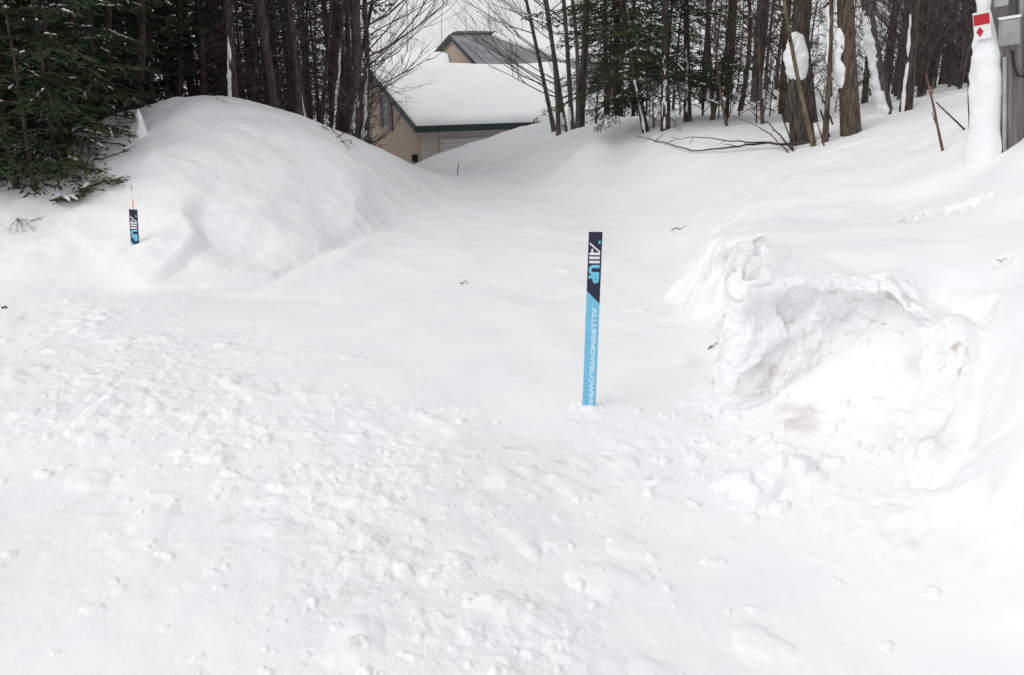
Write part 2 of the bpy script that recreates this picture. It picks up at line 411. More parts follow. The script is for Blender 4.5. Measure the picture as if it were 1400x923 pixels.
#@@GROUND
def build_ground():
    t_f = np.linspace(-.78, .78, 880)
    q = np.concatenate([np.linspace(.785, 1.2, 60), np.linspace(1.25, 8, 46)])
    T = np.concatenate([-q[::-1], t_f, q])
    Yn = np.linspace(-22, 2.3, 40)
    Ym = np.exp(np.linspace(math.log(2.33), math.log(19.5), 760))
    Yf = np.exp(np.linspace(math.log(19.7), math.log(900), 130))
    Y = np.concatenate([Yn, Ym, Yf])
    YY, TT = np.meshgrid(Y, T, indexing='ij')
    X = TT * np.maximum(YY, 2.6)
    z, df, db, wb, wbk = h_base(X, YY, True)
    # level off far away
    z = np.where(YY > 90, z + (-.8 - z) * sstep(90, 200, YY), z)
    rng = np.random.default_rng(11)
    # rough ploughed band in front
    band = [(-4.6, 7.8, 1), (-2.9, 6.2, 1), (-1.2, 4.7, 1), (-.4, 3.9, 1), (-.2, 3.2, 1), (.2, 1.5, 1)]
    dband, _ = sdist(X, YY, band)
    rmask = np.exp(-(dband / 1.0)**2)
    band2 = [(.3, 5.0, 1), (1.6, 4.9, 1), (2.2, 4.2, 1)]
    d2, _ = sdist(X, YY, band2)
    rmask2 = np.exp(-(d2 / .45)**2)
    foreground = (1 - sstep(6.5, 9.5, YY)) * (1 - sstep(.3, 1.2, np.abs(db)) * wbk)
    wall = np.exp(-((db - wb*.8) / (wb*1.6 + .06))**2) * (1 - sstep(7.9, 8.6, YY)) * sstep(3.9, 4.5, YY)
    rough = np.clip(rmask * .75 + rmask2 * .4 + wall * .9 + foreground * .12, 0, 1)
    patch = sstep(-.1, .35, fbm(X*1.3, YY*1.3, 3, 60))
    z += rough * (fbm(X*5, YY*5, 4, 50) * .020 + fbm(X*14, YY*14, 3, 51) * .012 * patch + np.abs(fbm(X*9, YY*9, 4, 53)) * .020 * patch) * (YY < 14)
    z += np.maximum(fbm(X*3.2, YY*3.2, 3, 52) - .2, 0) * .09 * np.clip(rmask + rmask2*.7 +   .03*foreground, 0, 1)
    # lumps
    n_l = 0
    def lump(cx, cy, r, hh, ang, asp, sharp):
        j0, j1 = np.searchsorted(Y, [cy - 1.6*r, cy + 1.6*r])
        if j1 - j0 < 2: return
        tc = cx / max(cy, 2.6); tr = 1.8*r / max(cy, 2.6) + .01 * abs(tc)
        k0, k1 = np.searchsorted(T, [tc - tr, tc + tr])
        if k1 - k0 < 2: return
        xs = X[j0:j1, k0:k1] - cx; ys = YY[j0:j1, k0:k1] - cy
        ca, sa = math.cos(ang), math.sin(ang)
        a = (xs*ca + ys*sa) / r; b = (-xs*sa + ys*ca) / (r*asp)
        rr = np.sqrt(a*a + b*b) + vnoise(xs/r*2.0 + cx*9, ys/r*2.0 + cy*7, 3) * .42
        prof = np.clip(1 - np.maximum(rr, 0)**sharp, 0, 1) ** 1.15
        z[j0:j1, k0:k1] = z[j0:j1, k0:k1] + prof * hh
    for i in range(850):
        s = rng.random()
        seg = rng.integers(0, len(band) - 1); t = rng.random()
        ax, ay, _ = band[seg]; bx, by, _ = band[seg+1]
        cx = ax + (bx-ax)*t + rng.normal(0, .62); cy = ay + (by-ay)*t + rng.normal(0, .62)
        r = .012 + .03 * rng.random()**3 + (.05*rng.random() if rng.random() < .03 else 0)
        lump(cx, cy, r, r*(.22 + .3*rng.random()), rng.random()*3.1, .5 + .5*rng.random(), 2 + 2*rng.random())
    for i in range(160):
        cx = rng.uniform(-3.2, 2.6); cy = 2.6 + 4.6*rng.random()
        r = .012 + .035 * rng.random()**3
        lump(cx, cy, r, r*(.18 + .25*rng.random()), rng.random()*3.1, .5 + .5*rng.random(), 2 + 2*rng.random())
    for i in range(170):
        cx = rng.uniform(.8, 2.6); cy = 4.4 + 1.5*rng.random()
        r = .014 + .06 * rng.random()**3
        lump(cx, cy, r, r*.45, rng.random()*3.1, .5 + .5*rng.random(), 2.5)
    hero = [(510, 742, .085, .05), (60, 650, .07, .05), (30, 570, .12, .06), (100, 595, .06, .05), (658, 832, .08, .055), (560, 900, .06, .035), (525, 620, .06, .06), (270, 570, .1, .05), (228, 762, .06, .05), (320, 650, .08, .05),
            (380, 665, .07, .045), (1045, 880, .17, .05), (830, 790, .24, .05), (760, 748, .09, .05), (585, 572, .14, .05), (870, 425, .12, .04), (1020, 690, .10, .05), (790, 556, .05, .05), (822, 560, .04, .04), (490, 885, .05, .04), (160, 808, .06, .02), (125, 838, .07, .02), 
            (900, 660, .09, .04), (770, 370, .1, .04), (290, 783, .05, .03), (1030, 835, .06, .03), (975, 770, .07, .03), (345, 180, .22, .06), (410, 640, .05, .05), (480, 490, .12, .03), (800, 560, .11, .035), (810, 563, .05, .03)]
    for (u, v, r, hh) in hero:
        p = hit(u, v); lump(p.x, p.y, r*1.0, hh*.5, random.uniform(-.6, .6), .62, 2.6)
    p = hit(1052, 672); lump(p.x, p.y + .05, .36, .075, .22, .40, 3.5); p = hit(1095, 648); lump(p.x, p.y, .14, .05, .5, .6, 3)
    # footprints / dents
    for (u, v, r, hh) in [(1250, 300, .13, -.30), (1262, 292, .09, -.2), (1325, 282, .15, -.12), (1300, 287, .1, -.08), (1340, 275, .1, -.1), (635, 388, .06, -.02), (1370, 360, .08, -.03), (1290, 470, .12, -.07), (800, 575, .1, -.015)]:
        p = hit(u, v); lump(p.x, p.y, r, hh, 0.3, .8, 2.2)
    # ledge on the ploughed face
    dirt = np.zeros_like(z)
    sp1 = fbm(X*2.4, z*5 + YY*2.0, 4, 70)
    dirt += wall * sstep(.12, .55, sp1) * .30
    dirt += wall * sstep(.42, .62, fbm(X*11, z*13 + YY*7, 3, 71)) * .5 * sstep(-.15, .3, sp1)
    dirt += .22 * np.clip(rmask + rmask2, 0, 1) * sstep(.48, .75, fbm(X*6, YY*6, 4, 72)) 
    dirt += .07 * (1 - sstep(5.5, 8, YY)) * sstep(.0, .6, fbm(X*.8, YY*.8, 3, 73))
    for (u, v, r, s) in [(1100, 575, .13, .45), (1075, 560, .1, .3), (1282, 475, .09, .45), (1085, 405, .05, .7), (482, 888, .05, .5), (950, 495, .14, .15), (960, 575, .15, .12), (1225, 600, .14, .14), (1260, 500, .14, .2), (560, 640, .05, .15), (1040, 480, .04, .5), (1130, 470, .03, .6)]:
        p = hit(u, v)
        d = np.hypot(X - p.x, (YY - p.y)*.8) + fbm(X*9, YY*9, 3, 77) * r * .7
        dirt += np.clip(1 - d / r, 0, 1) * s
    dirt = np.clip(dirt, 0, .8)
    # break the ploughed face into lumps: push it in and out along the view of the road, not only up
    push = wall * (fbm(X*3.5, z*4.5, 3, 90)*.075 + fbm(X*9, z*10, 3, 91)*.03)
    lip = wall * sstep(.55, .8, z) * (1 - sstep(.95, 1.15, z)) * (YY < 6.6) * .05
    YY = YY + push - lip
    X = X + wall * fbm(YY*4, z*5, 3, 92)*.04
    n, m = X.shape
    co = np.stack([X, YY, z], -1).reshape(-1, 3).astype(np.float32)
    idx = np.arange(n*m).reshape(n, m)
    fa = np.stack([idx[:-1, :-1], idx[:-1, 1:], idx[1:, 1:], idx[1:, :-1]], -1).reshape(-1, 4).astype(np.int32)
    me = bpy.data.meshes.new('snow_ground')
    me.vertices.add(n*m); me.vertices.foreach_set('co', co.ravel())
    me.loops.add(fa.size); me.loops.foreach_set('vertex_index', fa.ravel())
    me.polygons.add(len(fa)); me.polygons.foreach_set('loop_start', np.arange(0, fa.size, 4, dtype=np.int32))
    me.update(calc_edges=True)
    me.polygons.foreach_set('use_smooth', np.ones(len(fa), dtype=bool))
    litter = .22 + .9*sstep(9.5, 13, YY)*(1-sstep(30, 40, YY))*sstep(-.2, .3, fbm(X*.5, YY*.5, 3, 80)) * np.clip(sstep(-1.5, -4.5, X) + sstep(1.5, 4, X), 0, 1)
    for nm, arr in (('litter', litter), ('dirt', dirt), ('rough', np.clip(rough * np.clip(1.3 - YY/14, 0, 1), 0, 1))):
        a = me.attributes.new(nm, 'FLOAT', 'POINT'); a.data.foreach_set('value', arr.ravel().astype(np.float32))
    o = link_mesh('snow_ground', me, M['ground'])
    tag(o, kind='structure')
    return o
build_ground()

def build_cut_face():
    """the steep ploughed face of the right-hand bank: a lumpy sheet from its foot over the lip into the bank top"""
    pl = np.array([(p.x, p.y) for p in face_line])
    # smooth the plan line
    seg = np.concatenate([[0], np.cumsum(np.hypot(*np.diff(pl, axis=0).T))])
    n = 520
    S = np.linspace(0, seg[-1], n)
    px, py = np.interp(S, seg, pl[:, 0]), np.interp(S, seg, pl[:, 1])
    k = np.hanning(45); k /= k.sum()
    pad = lambda v: np.convolve(np.concatenate([2*v[0]-v[22:0:-1], v, 2*v[-1]-v[-2:-24:-1]]), k, 'valid')
    px, py = pad(px), pad(py)
    tx, ty = np.gradient(px), np.gradient(py); l = np.hypot(tx, ty); tx /= l; ty /= l
    ox, oy = ty, -tx                                     # outward (towards the road)
    mF, mC = 150, 90
    hF = np.linspace(0, 1, mF)
    foot_z = np.min([h_base(px + ox*d, py + oy*d) for d in (.12, .2, .3, .42)], axis=0)
    kk = np.hanning(41); kk /= kk.sum()
    foot_z = np.convolve(np.pad(foot_z, 20, mode='edge'), kk, 'valid') - .20
    # how far the lip may reach in before it comes out at another face
    polyF = [(p.x, p.y, .1) for p in face_line]
    dep = np.full(n, .10); ok = np.ones(n, bool)
    for d in np.linspace(.1, .62, 27):
        dd, _ = sdist(px - ox*d, py - oy*d, polyF, [(6, 4.1), (6, 7.35)])
        ok &= dd > .72*d
        dep = np.where(ok, d, dep)
    dep = np.convolve(np.pad(np.minimum.reduce([np.roll(dep, s_) for s_ in range(-10, 11)]), 20, mode='edge'), kk, 'valid')
    end = np.minimum(1, np.minimum(np.arange(n), (n-1-np.arange(n))) / 60.0)
    end = end*end*(3-2*end)
    # bank top a little way in
    top_z = tB(px - ox*np.minimum(.32, dep), py - oy*np.minimum(.32, dep)) + .02
    jl = np.argmin(np.hypot(px - face_line[9].x, py - face_line[9].y))
    lobe = sstep(S[jl] - .1, S[jl] + .5, S)                # the right-hand lobe is rounded, without a lip
    top_z = top_z - .10*lobe
    prof = .20*(1-hF)**1.8 - .02 + .055*np.exp(-((hF-.93)/.09)**2) - .03*np.exp(-((hF-.72)/.12)**2)
    prof2 = .30*(1-hF)**1.2 - .02 - .10*sstep(.6, 1.0, hF)
    prof = prof[:, None]*(1-lobe)[None] + prof2[:, None]*lobe[None]
    fx = px[None] + ox[None]*prof; fy = py[None] + oy[None]*prof
    fz = foot_z[None] + (top_z - foot_z)[None]*hF[:, None]
    q = np.linspace(0, 1, mC + 1)[1:]
    in0 = .125*lobe[None]
    cx = px[None] - ox[None]*(in0 + q[:, None]*dep[None]); cy = py[None] - oy[None]*(in0 + q[:, None]*dep[None])
    cz0 = np.where(dep[None] < .5, np.minimum(top_z[None], tB(cx, cy) + .01), h_base(cx, cy))
    bl = np.clip((q[:, None] - .15*(1-lobe[None]))/(.35 + .15*lobe[None]), 0, 1); bl = bl*bl*(3-2*bl)
    cz = top_z[None]*(1-bl) + cz0*bl + .02*np.sin(np.pi*np.clip(q*1.3, 0, 1))[:, None] - .05*np.clip((q-.55)/.45, 0, 1)[:, None]
    X = np.concatenate([fx, cx]); Y = np.concatenate([fy, cy]); Z = np.concatenate([fz, cz])
    SS = np.broadcast_to(S[None], X.shape)
    A = np.concatenate([(top_z.mean() - foot_z.mean())*hF, (top_z.mean() - foot_z.mean()) + q*.62])[:, None] + 0*X
    w = np.concatenate([sstep(0, .15, hF), 1 - sstep(.05, .55, q)])[:, None] * (.15 + .85*end[None]) * (1 - .45*lobe[None])
    rg = np.random.default_rng(4)
    seeds = np.stack([rg.uniform(-.2, S[-1]+.2, 230), rg.uniform(-.1, 1.6, 230)], -1)
    amp = rg.normal(0, 1, 230)*(rg.random(230) < .55)
    wx = SS + .05*fbm(SS*7, A*7, 3, 101); wy = A*1.25 + .05*fbm(SS*7+40, A*7, 3, 102)
    d1 = np.full(X.shape, 9.0); d2 = np.full(X.shape, 9.0); av = np.zeros(X.shape)
    for (sx, sy), am in zip(seeds, amp):
        d = np.hypot(wx-sx, wy-sy)
        m = d < d1
        d2 = np.where(m, d1, np.minimum(d2, d)); av = np.where(m, am, av); d1 = np.where(m, d, d1)
    edge = sstep(0, .045, d2 - d1)
    fan = np.exp(-(((X - 2.42)/.5)**2)) * sstep(.55, .2, 0*X + np.concatenate([hF, q*0+1])[:, None])
    chunk = av*.032*edge*(1 - .5*fan)
    big = fbm(SS*2.1, A*2.6, 3, 103)*.085
    med = fbm(SS*6, A*7, 4, 104)*.042
    scr = fbm(SS*2.5 + A*1.5, A*22, 3, 105)*.010 * sstep(-.2, .3, fbm(SS*1.7, A*2.0, 2, 106))
    sm = fbm(SS*26, A*26, 3, 107)*.009
    D = (big + med + chunk + scr + sm)*w
    # outward on the face, upward on the cap
    capw = np.concatenate([hF*0 + sstep(.86, 1.0, hF)*.5, .5 + .5*sstep(0, .15, q)])[:, None]
    X = X + ox[None]*D*(1-capw); Y = Y + oy[None]*D*(1-capw); Z = Z + D*capw*.7
    # ends sink away into the bank
    Z = Z - (1-end)[None]*.14
    X = X - ox[None]*(1-end)[None]*.10; Y = Y - oy[None]*(1-end)[None]*.10
    st = sstep(.08, .5, fbm(SS*2.2, A*3.4 + 3, 4, 110))
    dirt = .20*st + .45*sstep(.30, .55, fbm(SS*9, A*11, 4, 111))*sstep(-.1, .3, fbm(SS*2, A*2.5, 3, 112)) + .10*(1-edge)*sstep(0, .3, fbm(SS*3, A*3, 2, 113))
    dirt = np.clip(dirt*np.concatenate([hF*0+1, 1-sstep(0, .2, q)])[:, None]*(.25+.75*end[None]), 0, .7)
    nr, nc = X.shape
    idx = np.arange(nr*nc).reshape(nr, nc)
    fa = np.stack([idx[:-1, :-1], idx[:-1, 1:], idx[1:, 1:], idx[1:, :-1]], -1).reshape(-1, 4)
    me = bpy.data.meshes.new('snow_bank')
    me.from_pydata(np.stack([X, Y, Z], -1).reshape(-1, 3).tolist(), [], fa.tolist())
    me.update()
    me.polygons.foreach_set('use_smooth', np.ones(len(fa), dtype=bool))
    for nm, arr in (('dirt', dirt), ('rough', np.clip(w, 0, 1)*.9)):
        at = me.attributes.new(nm, 'FLOAT', 'POINT'); at.data.foreach_set('value', np.ascontiguousarray(arr + 0*X).ravel().astype(np.float32))
    o = link_mesh('snow_bank', me, M['ground'])
    tag(o, kind='structure')
build_cut_face()
# ------------------------------------------------------------------ the snow marker boards
def text_mesh(s, size, bold=0.0, shear=0.0, extr=0.0008, spacing=1.0):
    cu = bpy.data.curves.new('letters', 'FONT')
    cu.body = s; cu.size = size; cu.offset = bold; cu.shear = shear; cu.extrude = extr; cu.space_character = spacing
    cu.resolution_u = 3
    o = bpy.data.objects.new('letters', cu); COL.objects.link(o)
    bpy.context.view_layer.update()
    me = bpy.data.meshes.new_from_object(o)
    bpy.data.objects.remove(o); bpy.data.curves.remove(cu)
    me.name = 'letters'
    return me

def fit_text(me, x0, x1, y0, y1, top):
    n = len(me.vertices); a = np.empty(n*3, np.float32); me.vertices.foreach_get('co', a); a = a.reshape(-1, 3)
    lo, hi = a.min(0), a.max(0)
    a[:, 0] = x0 + (a[:, 0]-lo[0])/(hi[0]-lo[0])*(x1-x0)
    a[:, 1] = y0 + (a[:, 1]-lo[1])/(hi[1]-lo[1])*(y1-y0)
    # reading direction runs down the board: text x -> -z, text y -> +x, depth -> -y
    b = np.stack([a[:, 1], -.0065 - (a[:, 2] - lo[2])*.8, top - a[:, 0]], -1)
    me.vertices.foreach_set('co', b.ravel().astype(np.float32)); me.update()
    # mapping is a proper rotation apart from scaling, so the winding stays outward
    return me

M['navy'] = noise_mat('navy_plastic', (.010, .012, .035), (.016, .018, .048), 30, rough=.45, spec=.4)
M['sky_plastic'] = noise_mat('light_blue_plastic', (.15, .47, .70), (.18, .53, .76), 25, rough=.45, spec=.4)
M['aqua'] = noise_mat('aqua_print', (.14, .50, .72), (.17, .56, .78), 20, rough=.5, spec=.3)
M['white_print'] = noise_mat('white_print', (.70, .70, .76), (.8, .8, .84), 20, rough=.5, spec=.3)
M['pale_print'] = noise_mat('pale_blue_print', (.44, .68, .84), (.54, .75, .88), 20, rough=.5, spec=.3)
M['white_edge'] = noise_mat('white_plastic', (.74, .74, .78), (.8, .8, .83), 20, rough=.4, spec=.4)
M['orange'] = noise_mat('orange_rod', (.75, .13, .07), (.8, .2, .12), 30, rough=.4, spec=.4)

def marker(label, base, tilt, width, top_h, navy_h, below, rod):
    """base: where it enters the snow; tilt: lean to the right; the blue slat goes on below the snow"""
    r = empty('snow_marker', base)
    r.rotation_euler = (math.radians(-1.5), tilt, 0)
    w = width / 2
    e = .0025
    mb = MB(); mb.box((-w, -.004, -below), (w, .004, top_h)); mb.build('slat', M['white_edge'], r)
    cut = width * .95
    zn = top_h - navy_h
    mb = MB(); mb.prism([Vector((-w+e, -.006, top_h-.006)), Vector((w-e, -.006, top_h-.006)), Vector((w-e, -.006, zn-cut)), Vector((-w+e, -.006, zn))][::-1], (0, .003, 0))
    up = mb.build('navy_panel', M['navy'], r)
    mb = MB(); mb.prism([Vector((-w+e, -.006, zn-.001)), Vector((w-e, -.006, zn-cut-.001)), Vector((w-e, -.006, -below+.01)), Vector((-w+e, -.006, -below+.01))][::-1], (0, .003, 0))
    lo = mb.build('blue_panel', M['sky_plastic'], r)
    k = width / .094
    def lay(s, a, b, y0, y1, m, nm, par, bold, shear=0.0):
        me = fit_text(text_mesh(s, .1, bold, shear), a, b, y0, y1, top_h)
        return link_mesh(nm, me, m, par)
    # heavy capital A drawn as a slanted letter, two bars for ll
    mb = MB()
    def glyph(poly):      # poly in reading coords: x along the text (down), y up (to the right)
        mb.prism([Vector((y*k, -.0085, top_h - x*k)) for x, y in poly], (0, .0022, 0))
    glyph([(.075, -.036), (.088, -.036), (.141, .027), (.160, .027), (.160, .034), (.134, .034)])
    glyph([(.160, -.036), (.160, .0272), (.143, .0272), (.143, -.036)])
    glyph([(.118, -.012), (.118, -.024), (.1435, -.024), (.1435, -.012)])
    glyph([(.170, -.036), (.187, -.036), (.187, .034), (.170, .034)])
    glyph([(.198, -.036), (.215, -.036), (.215, .034), (.198, .034)])
    mb.build('white_letters', M['white_print'], up)
    lay('UP', .226*k, .352*k, -.037*k, .034*k, M['aqua'], 'blue_letters', up, .006)
    mb = MB()
    for i in range(3): glyph([(.064 + i*.008, .020), (.069 + i*.008, .020), (.069 + i*.008, .036), (.064 + i*.008, .036)])
    glyph([(.062, .026), (.087, .026), (.087, .029), (.062, .029)])
    mb.build('small_emblem', M['aqua'], up)
    lay('ALLUPSNOWBLOWING', (navy_h + .112*k), (navy_h + .112*k + .735*k), -.006*k, .030*k, M['pale_print'], 'lettering', lo, .007)
    if rod:
        mb = MB(); mb.tube([Vector((.0, .012, -below)), Vector((-.004, .012, top_h + .08)), Vector((-.012, .012, top_h + .26))], .0055, 6)
        mb.build('rod', M['orange'], r)
        mb = MB()
        mb.tube([Vector((-.0047, .012, top_h + .10)), Vector((-.0105, .012, top_h + .20))], .0066, 6)
        mb.build('white_band', M['white_edge'], r)
    return tag(r, label, 'marker stake')

b0 = hit(805, 557)
pt = P(815, 317, b0.y)
tl = math.atan2(pt.x - b0.x, pt.z - b0.z)
marker('tall blue and navy lettered marker board standing in the middle of the snowed-in driveway', (b0.x, b0.y, b0.z), tl, .097, (pt - b0).length, .415, .35, False)
b1 = hit(185, 335)
p1 = P(183, 286, b1.y)
marker('small half buried lettered marker board with an orange rod on the left snow mound', (b1.x, b1.y, b1.z), math.atan2(p1.x - b1.x, p1.z - b1.z) - .03, .097, (p1 - b1).length, .36, .5, True)

# ------------------------------------------------------------------ utility pole
M['pole'] = noise_mat('weathered_pole_wood', (.11, .105, .10), (.24, .23, .215), 6, bump=.5, stretch=(4, 4, .35))
M['box_grey'] = noise_mat('grey_box_paint', (.26, .275, .27), (.36, .375, .365), 5, rough=.6, spec=.3)
M['conduit'] = noise_mat('grey_conduit', (.30, .31, .31), (.42, .43, .43), 6, rough=.5, spec=.3)
M['cable'] = noise_mat('black_cable', (.02, .02, .02), (.04, .04, .04), 6, rough=.6)
M['sign_red'] = noise_mat('red_sign_paint', (.42, .012, .025), (.50, .02, .035), 8, rough=.45, spec=.35)
M['sign_white'] = noise_mat('white_sign_paint', (.70, .71, .71), (.8, .8, .8), 6, rough=.5, spec=.3)
pb = hit(1371, 200)
pq = P(1372, 0, pb.y)
pole = tag(empty('utility_pole', pb), 'weathered wooden utility pole plastered with snow at the right edge of the bank', 'utility pole')
pole.rotation_euler = (0, math.atan2(pq.x - pb.x, pq.z - pb.z), 0)
PR = .185
mb = MB()
n = 24
pts, rad = [], []
for i in range(n):
    zz = -1.0 + i*.42
    pts.append(Vector((0, 0, zz))); rad.append(PR * (1 - .02*i/ n*6))
mb.tube(pts, rad, 20)
mb.build('shaft', M['pole'], pole, True)
mb = MB(); mb.box((-1.1, -.26, 8.0), (1.1, -.14, 8.14)); mb.build('crossarm', M['pole'], pole)
def crust(mb, path, az, half, thick, seed, lumps=.35, dz=.03, patchy=0.0, amp=1.1):
    """snow packed on one side of a round trunk: path = [(point, radius)], az = facing angle"""
    L = [0]
    for p, q in zip(path[:-1], path[1:]): L.append(L[-1] + (q[0]-p[0]).length)
    m = max(6, int(L[-1] / dz)); K = 12
    n0 = len(mb.v)
    S = np.linspace(0, L[-1], m + 1)
    cx, cy, cz, cr = (np.interp(S, L, [f(p) for p in path]) for f in (lambda p: p[0].x, lambda p: p[0].y, lambda p: p[0].z, lambda p: p[1]))
    off = seed*1.37
    e = np.clip(4*np.minimum(np.arange(m+1), m - np.arange(m+1))/m + .03, 0, 1)[:, None]**.6
    h = half*(1 + lumps*1.5*fbm(S*5+off, S*0+off, 4, 9))[:, None]*(.4 + .6*e)
    a0 = az + lumps*.8*fbm(S*3.3+off, S*0+off+9, 3, 19)[:, None]
    q = np.linspace(-1, 1, K+1)[None, :]
    an = a0 + q*h
    n2 = fbm(S[:, None]*9 + off, an*cr[:, None]*14, 4, 29)
    n3 = fbm(S[:, None]*4 + off, an*1.6, 3, 31)
    th = thick*(1 + amp*n2)*np.clip(1 - q*q, 0, 1)**.55*e - patchy*thick*sstep(-.15, .35, n3)*2.2
    RR = cr[:, None]*.985 + th
    RR = np.where(np.abs(q) > .999, cr[:, None]*.9, np.maximum(RR, cr[:, None]*.9))
    X_ = cx[:, None] + RR*np.cos(an); Y_ = cy[:, None] + RR*np.sin(an); Z_ = np.broadcast_to(cz[:, None], X_.shape) + n2*.012
    mb.v += [tuple(map(float, v)) for v in np.stack([X_, Y_, Z_], -1).reshape(-1, 3)]
    for i in range(m):
        for k in range(K):
            c = n0 + i*(K+1) + k
            mb.f.append((c, c+1, c+K+2, c+K+1))
mb = MB()
crust(mb, [(Vector((0, 0, -.5)), PR*1.9), (Vector((0, 0, -.1)), PR*1.45), (Vector((0, 0, .2)), PR*1.12), (Vector((0, 0, .7)), PR), (Vector((0, 0, 1.3)), PR*.95)], math.radians(178), 1.05, .10, 4, .06, amp=.28)
crust(mb, [(Vector((0, 0, .85)), PR*.98), (Vector((0, 0, 3.2)), PR*.95)], math.radians(168), .9, .045, 5, .2, amp=.6)
mb.build('packed_snow', M['snow'], pole, True)
def on_pole(az, r, z): return Vector((r*math.cos(az), r*math.sin(az), z))
def pole_frame(az, r, z):
    o = on_pole(az, r, z); nrm = Vector((math.cos(az), math.sin(az), 0)); tx = Vector((-math.sin(az), math.cos(az), 0))
    return Matrix(((tx.x, -nrm.x*-1, 0, o.x), (tx.y, nrm.y, 0, o.y), (0, 0, 1, o.z), (0, 0, 0, 1)))
# sign plate: faces the road, left of centre
F = pole_frame(math.radians(221), PR + .075, 0)
tilt = Matrix.Rotation(math.radians(-4), 4, 'Y')
mb = MB(); mb.box((-.076, -.003, 1.04), (.076, .003, 1.28), F @ tilt); sg = mb.build('sign_plate', M['sign_white'], pole)
mb = MB(); mb.box((-.070, .0045, 1.165), (.070, .0065, 1.26), F @ tilt); mb.build('red_bar', M['sign_red'], sg)
mb = MB(); mb.prism([F @ tilt @ Vector(p) for p in ((-.054, .0045, 1.105), (-.022, .0045, 1.06), (.010, .0045, 1.105), (-.022, .0045, 1.15))], F.to_3x3() @ Vector((0, .002, 0))); mb.build('red_diamond', M['sign_red'], sg)
def rbox(mb, lo, hi, F, b=.012):
    x0, y0, z0 = lo; x1, y1, z1 = hi
    pts = [(x0+b, z0), (x1-b, z0), (x1, z0+b), (x1, z1-b), (x1-b, z1), (x0+b, z1), (x0, z1-b), (x0, z0+b)]
    mb.prism([F @ Vector((x, y0, z)) for x, z in pts], F.to_3x3() @ Vector((0, y1-y0, 0)))
F2 = pole_frame(math.radians(256), PR - .005, 0)
mb = MB(); rbox(mb, (-.085, 0, .95), (.075, .09, 1.18), F2); bx = mb.build('meter_box', M['box_grey'], pole)
mb = MB(); rbox(mb, (-.077, .0915, .958), (.067, .099, 1.172), F2, .008); mb.build('box_cover', M['box_grey'], bx)
mb = MB(); mb.box((-.088, -.002, 1.183), (.078, .103, 1.203), F2); mb.build('snow_cap', M['snow'], bx)
mb = MB(); rbox(mb, (-.06, -.02, 1.30), (.05, .09, 1.62), pole_frame(math.radians(240), PR, 0)); mb.build('junction_box', M['box_grey'], pole)
mb = MB(); mb.tube([on_pole(math.radians(246), PR+.02, z) for z in (-.4, .3, .85)], .017, 8); mb.build('conduit', M['conduit'], pole, True)
mb = MB(); mb.tube([on_pole(math.radians(283), PR+.03, z) for z in (1.19, 1.7, 2.6, 5.0)], .02, 8); mb.build('riser_conduit', M['conduit'], pole, True)
mb = MB()
c0 = [on_pole(math.radians(a), PR+.03, z) for a, z in ((262, .90), (266, .76), (278, .66), (292, .64), (305, .72), (315, .92), (318, 1.4), (318, 3.0))]
mb.tube(c0, .011, 6); mb.build('cable_loop', M['cable'], pole, True)
mb = MB()
mb.tube([on_pole(math.radians(a), r, z) for a, r, z in ((318, PR+.05, 1.2), (320, PR+.09, .7), (322, PR+.08, .35), (318, PR+.05, .15), (316, PR+.03, -.2))], .016, 6)
mb.build('hanging_cable', M['conduit'], pole, True)

# ------------------------------------------------------------------ houses
M['siding'] = noise_mat('beige_siding', (.40, .325, .26), (.45, .365, .295), 3, rough=.7)
M['siding_grey'] = noise_mat('beige_vinyl_siding', (.46, .40, .365), (.5, .44, .40), 3, rough=.7)
M['fascia'] = noise_mat('dark_green_fascia', (.014, .030, .028), (.024, .046, .043), 6, rough=.5, spec=.3)
M['shutter'] = noise_mat('slate_shutter', (.12, .11, .13), (.17, .16, .18), 6, rough=.6)
M['slat_grey'] = noise_mat('pale_grey_door_paint', (.50, .47, .46), (.57, .54, .53), 4, rough=.6)
M['glass'] = noise_mat('dark_glass', (.05, .055, .06), (.10, .11, .12), 2, rough=.15, spec=.6)
M['trim'] = noise_mat('pale_trim', (.42, .38, .36), (.5, .46, .43), 5, rough=.6)
M['metal_roof'] = noise_mat('grey_green_metal_roof', (.17, .18, .185), (.27, .28, .285), 1.2, rough=.45, spec=.4)

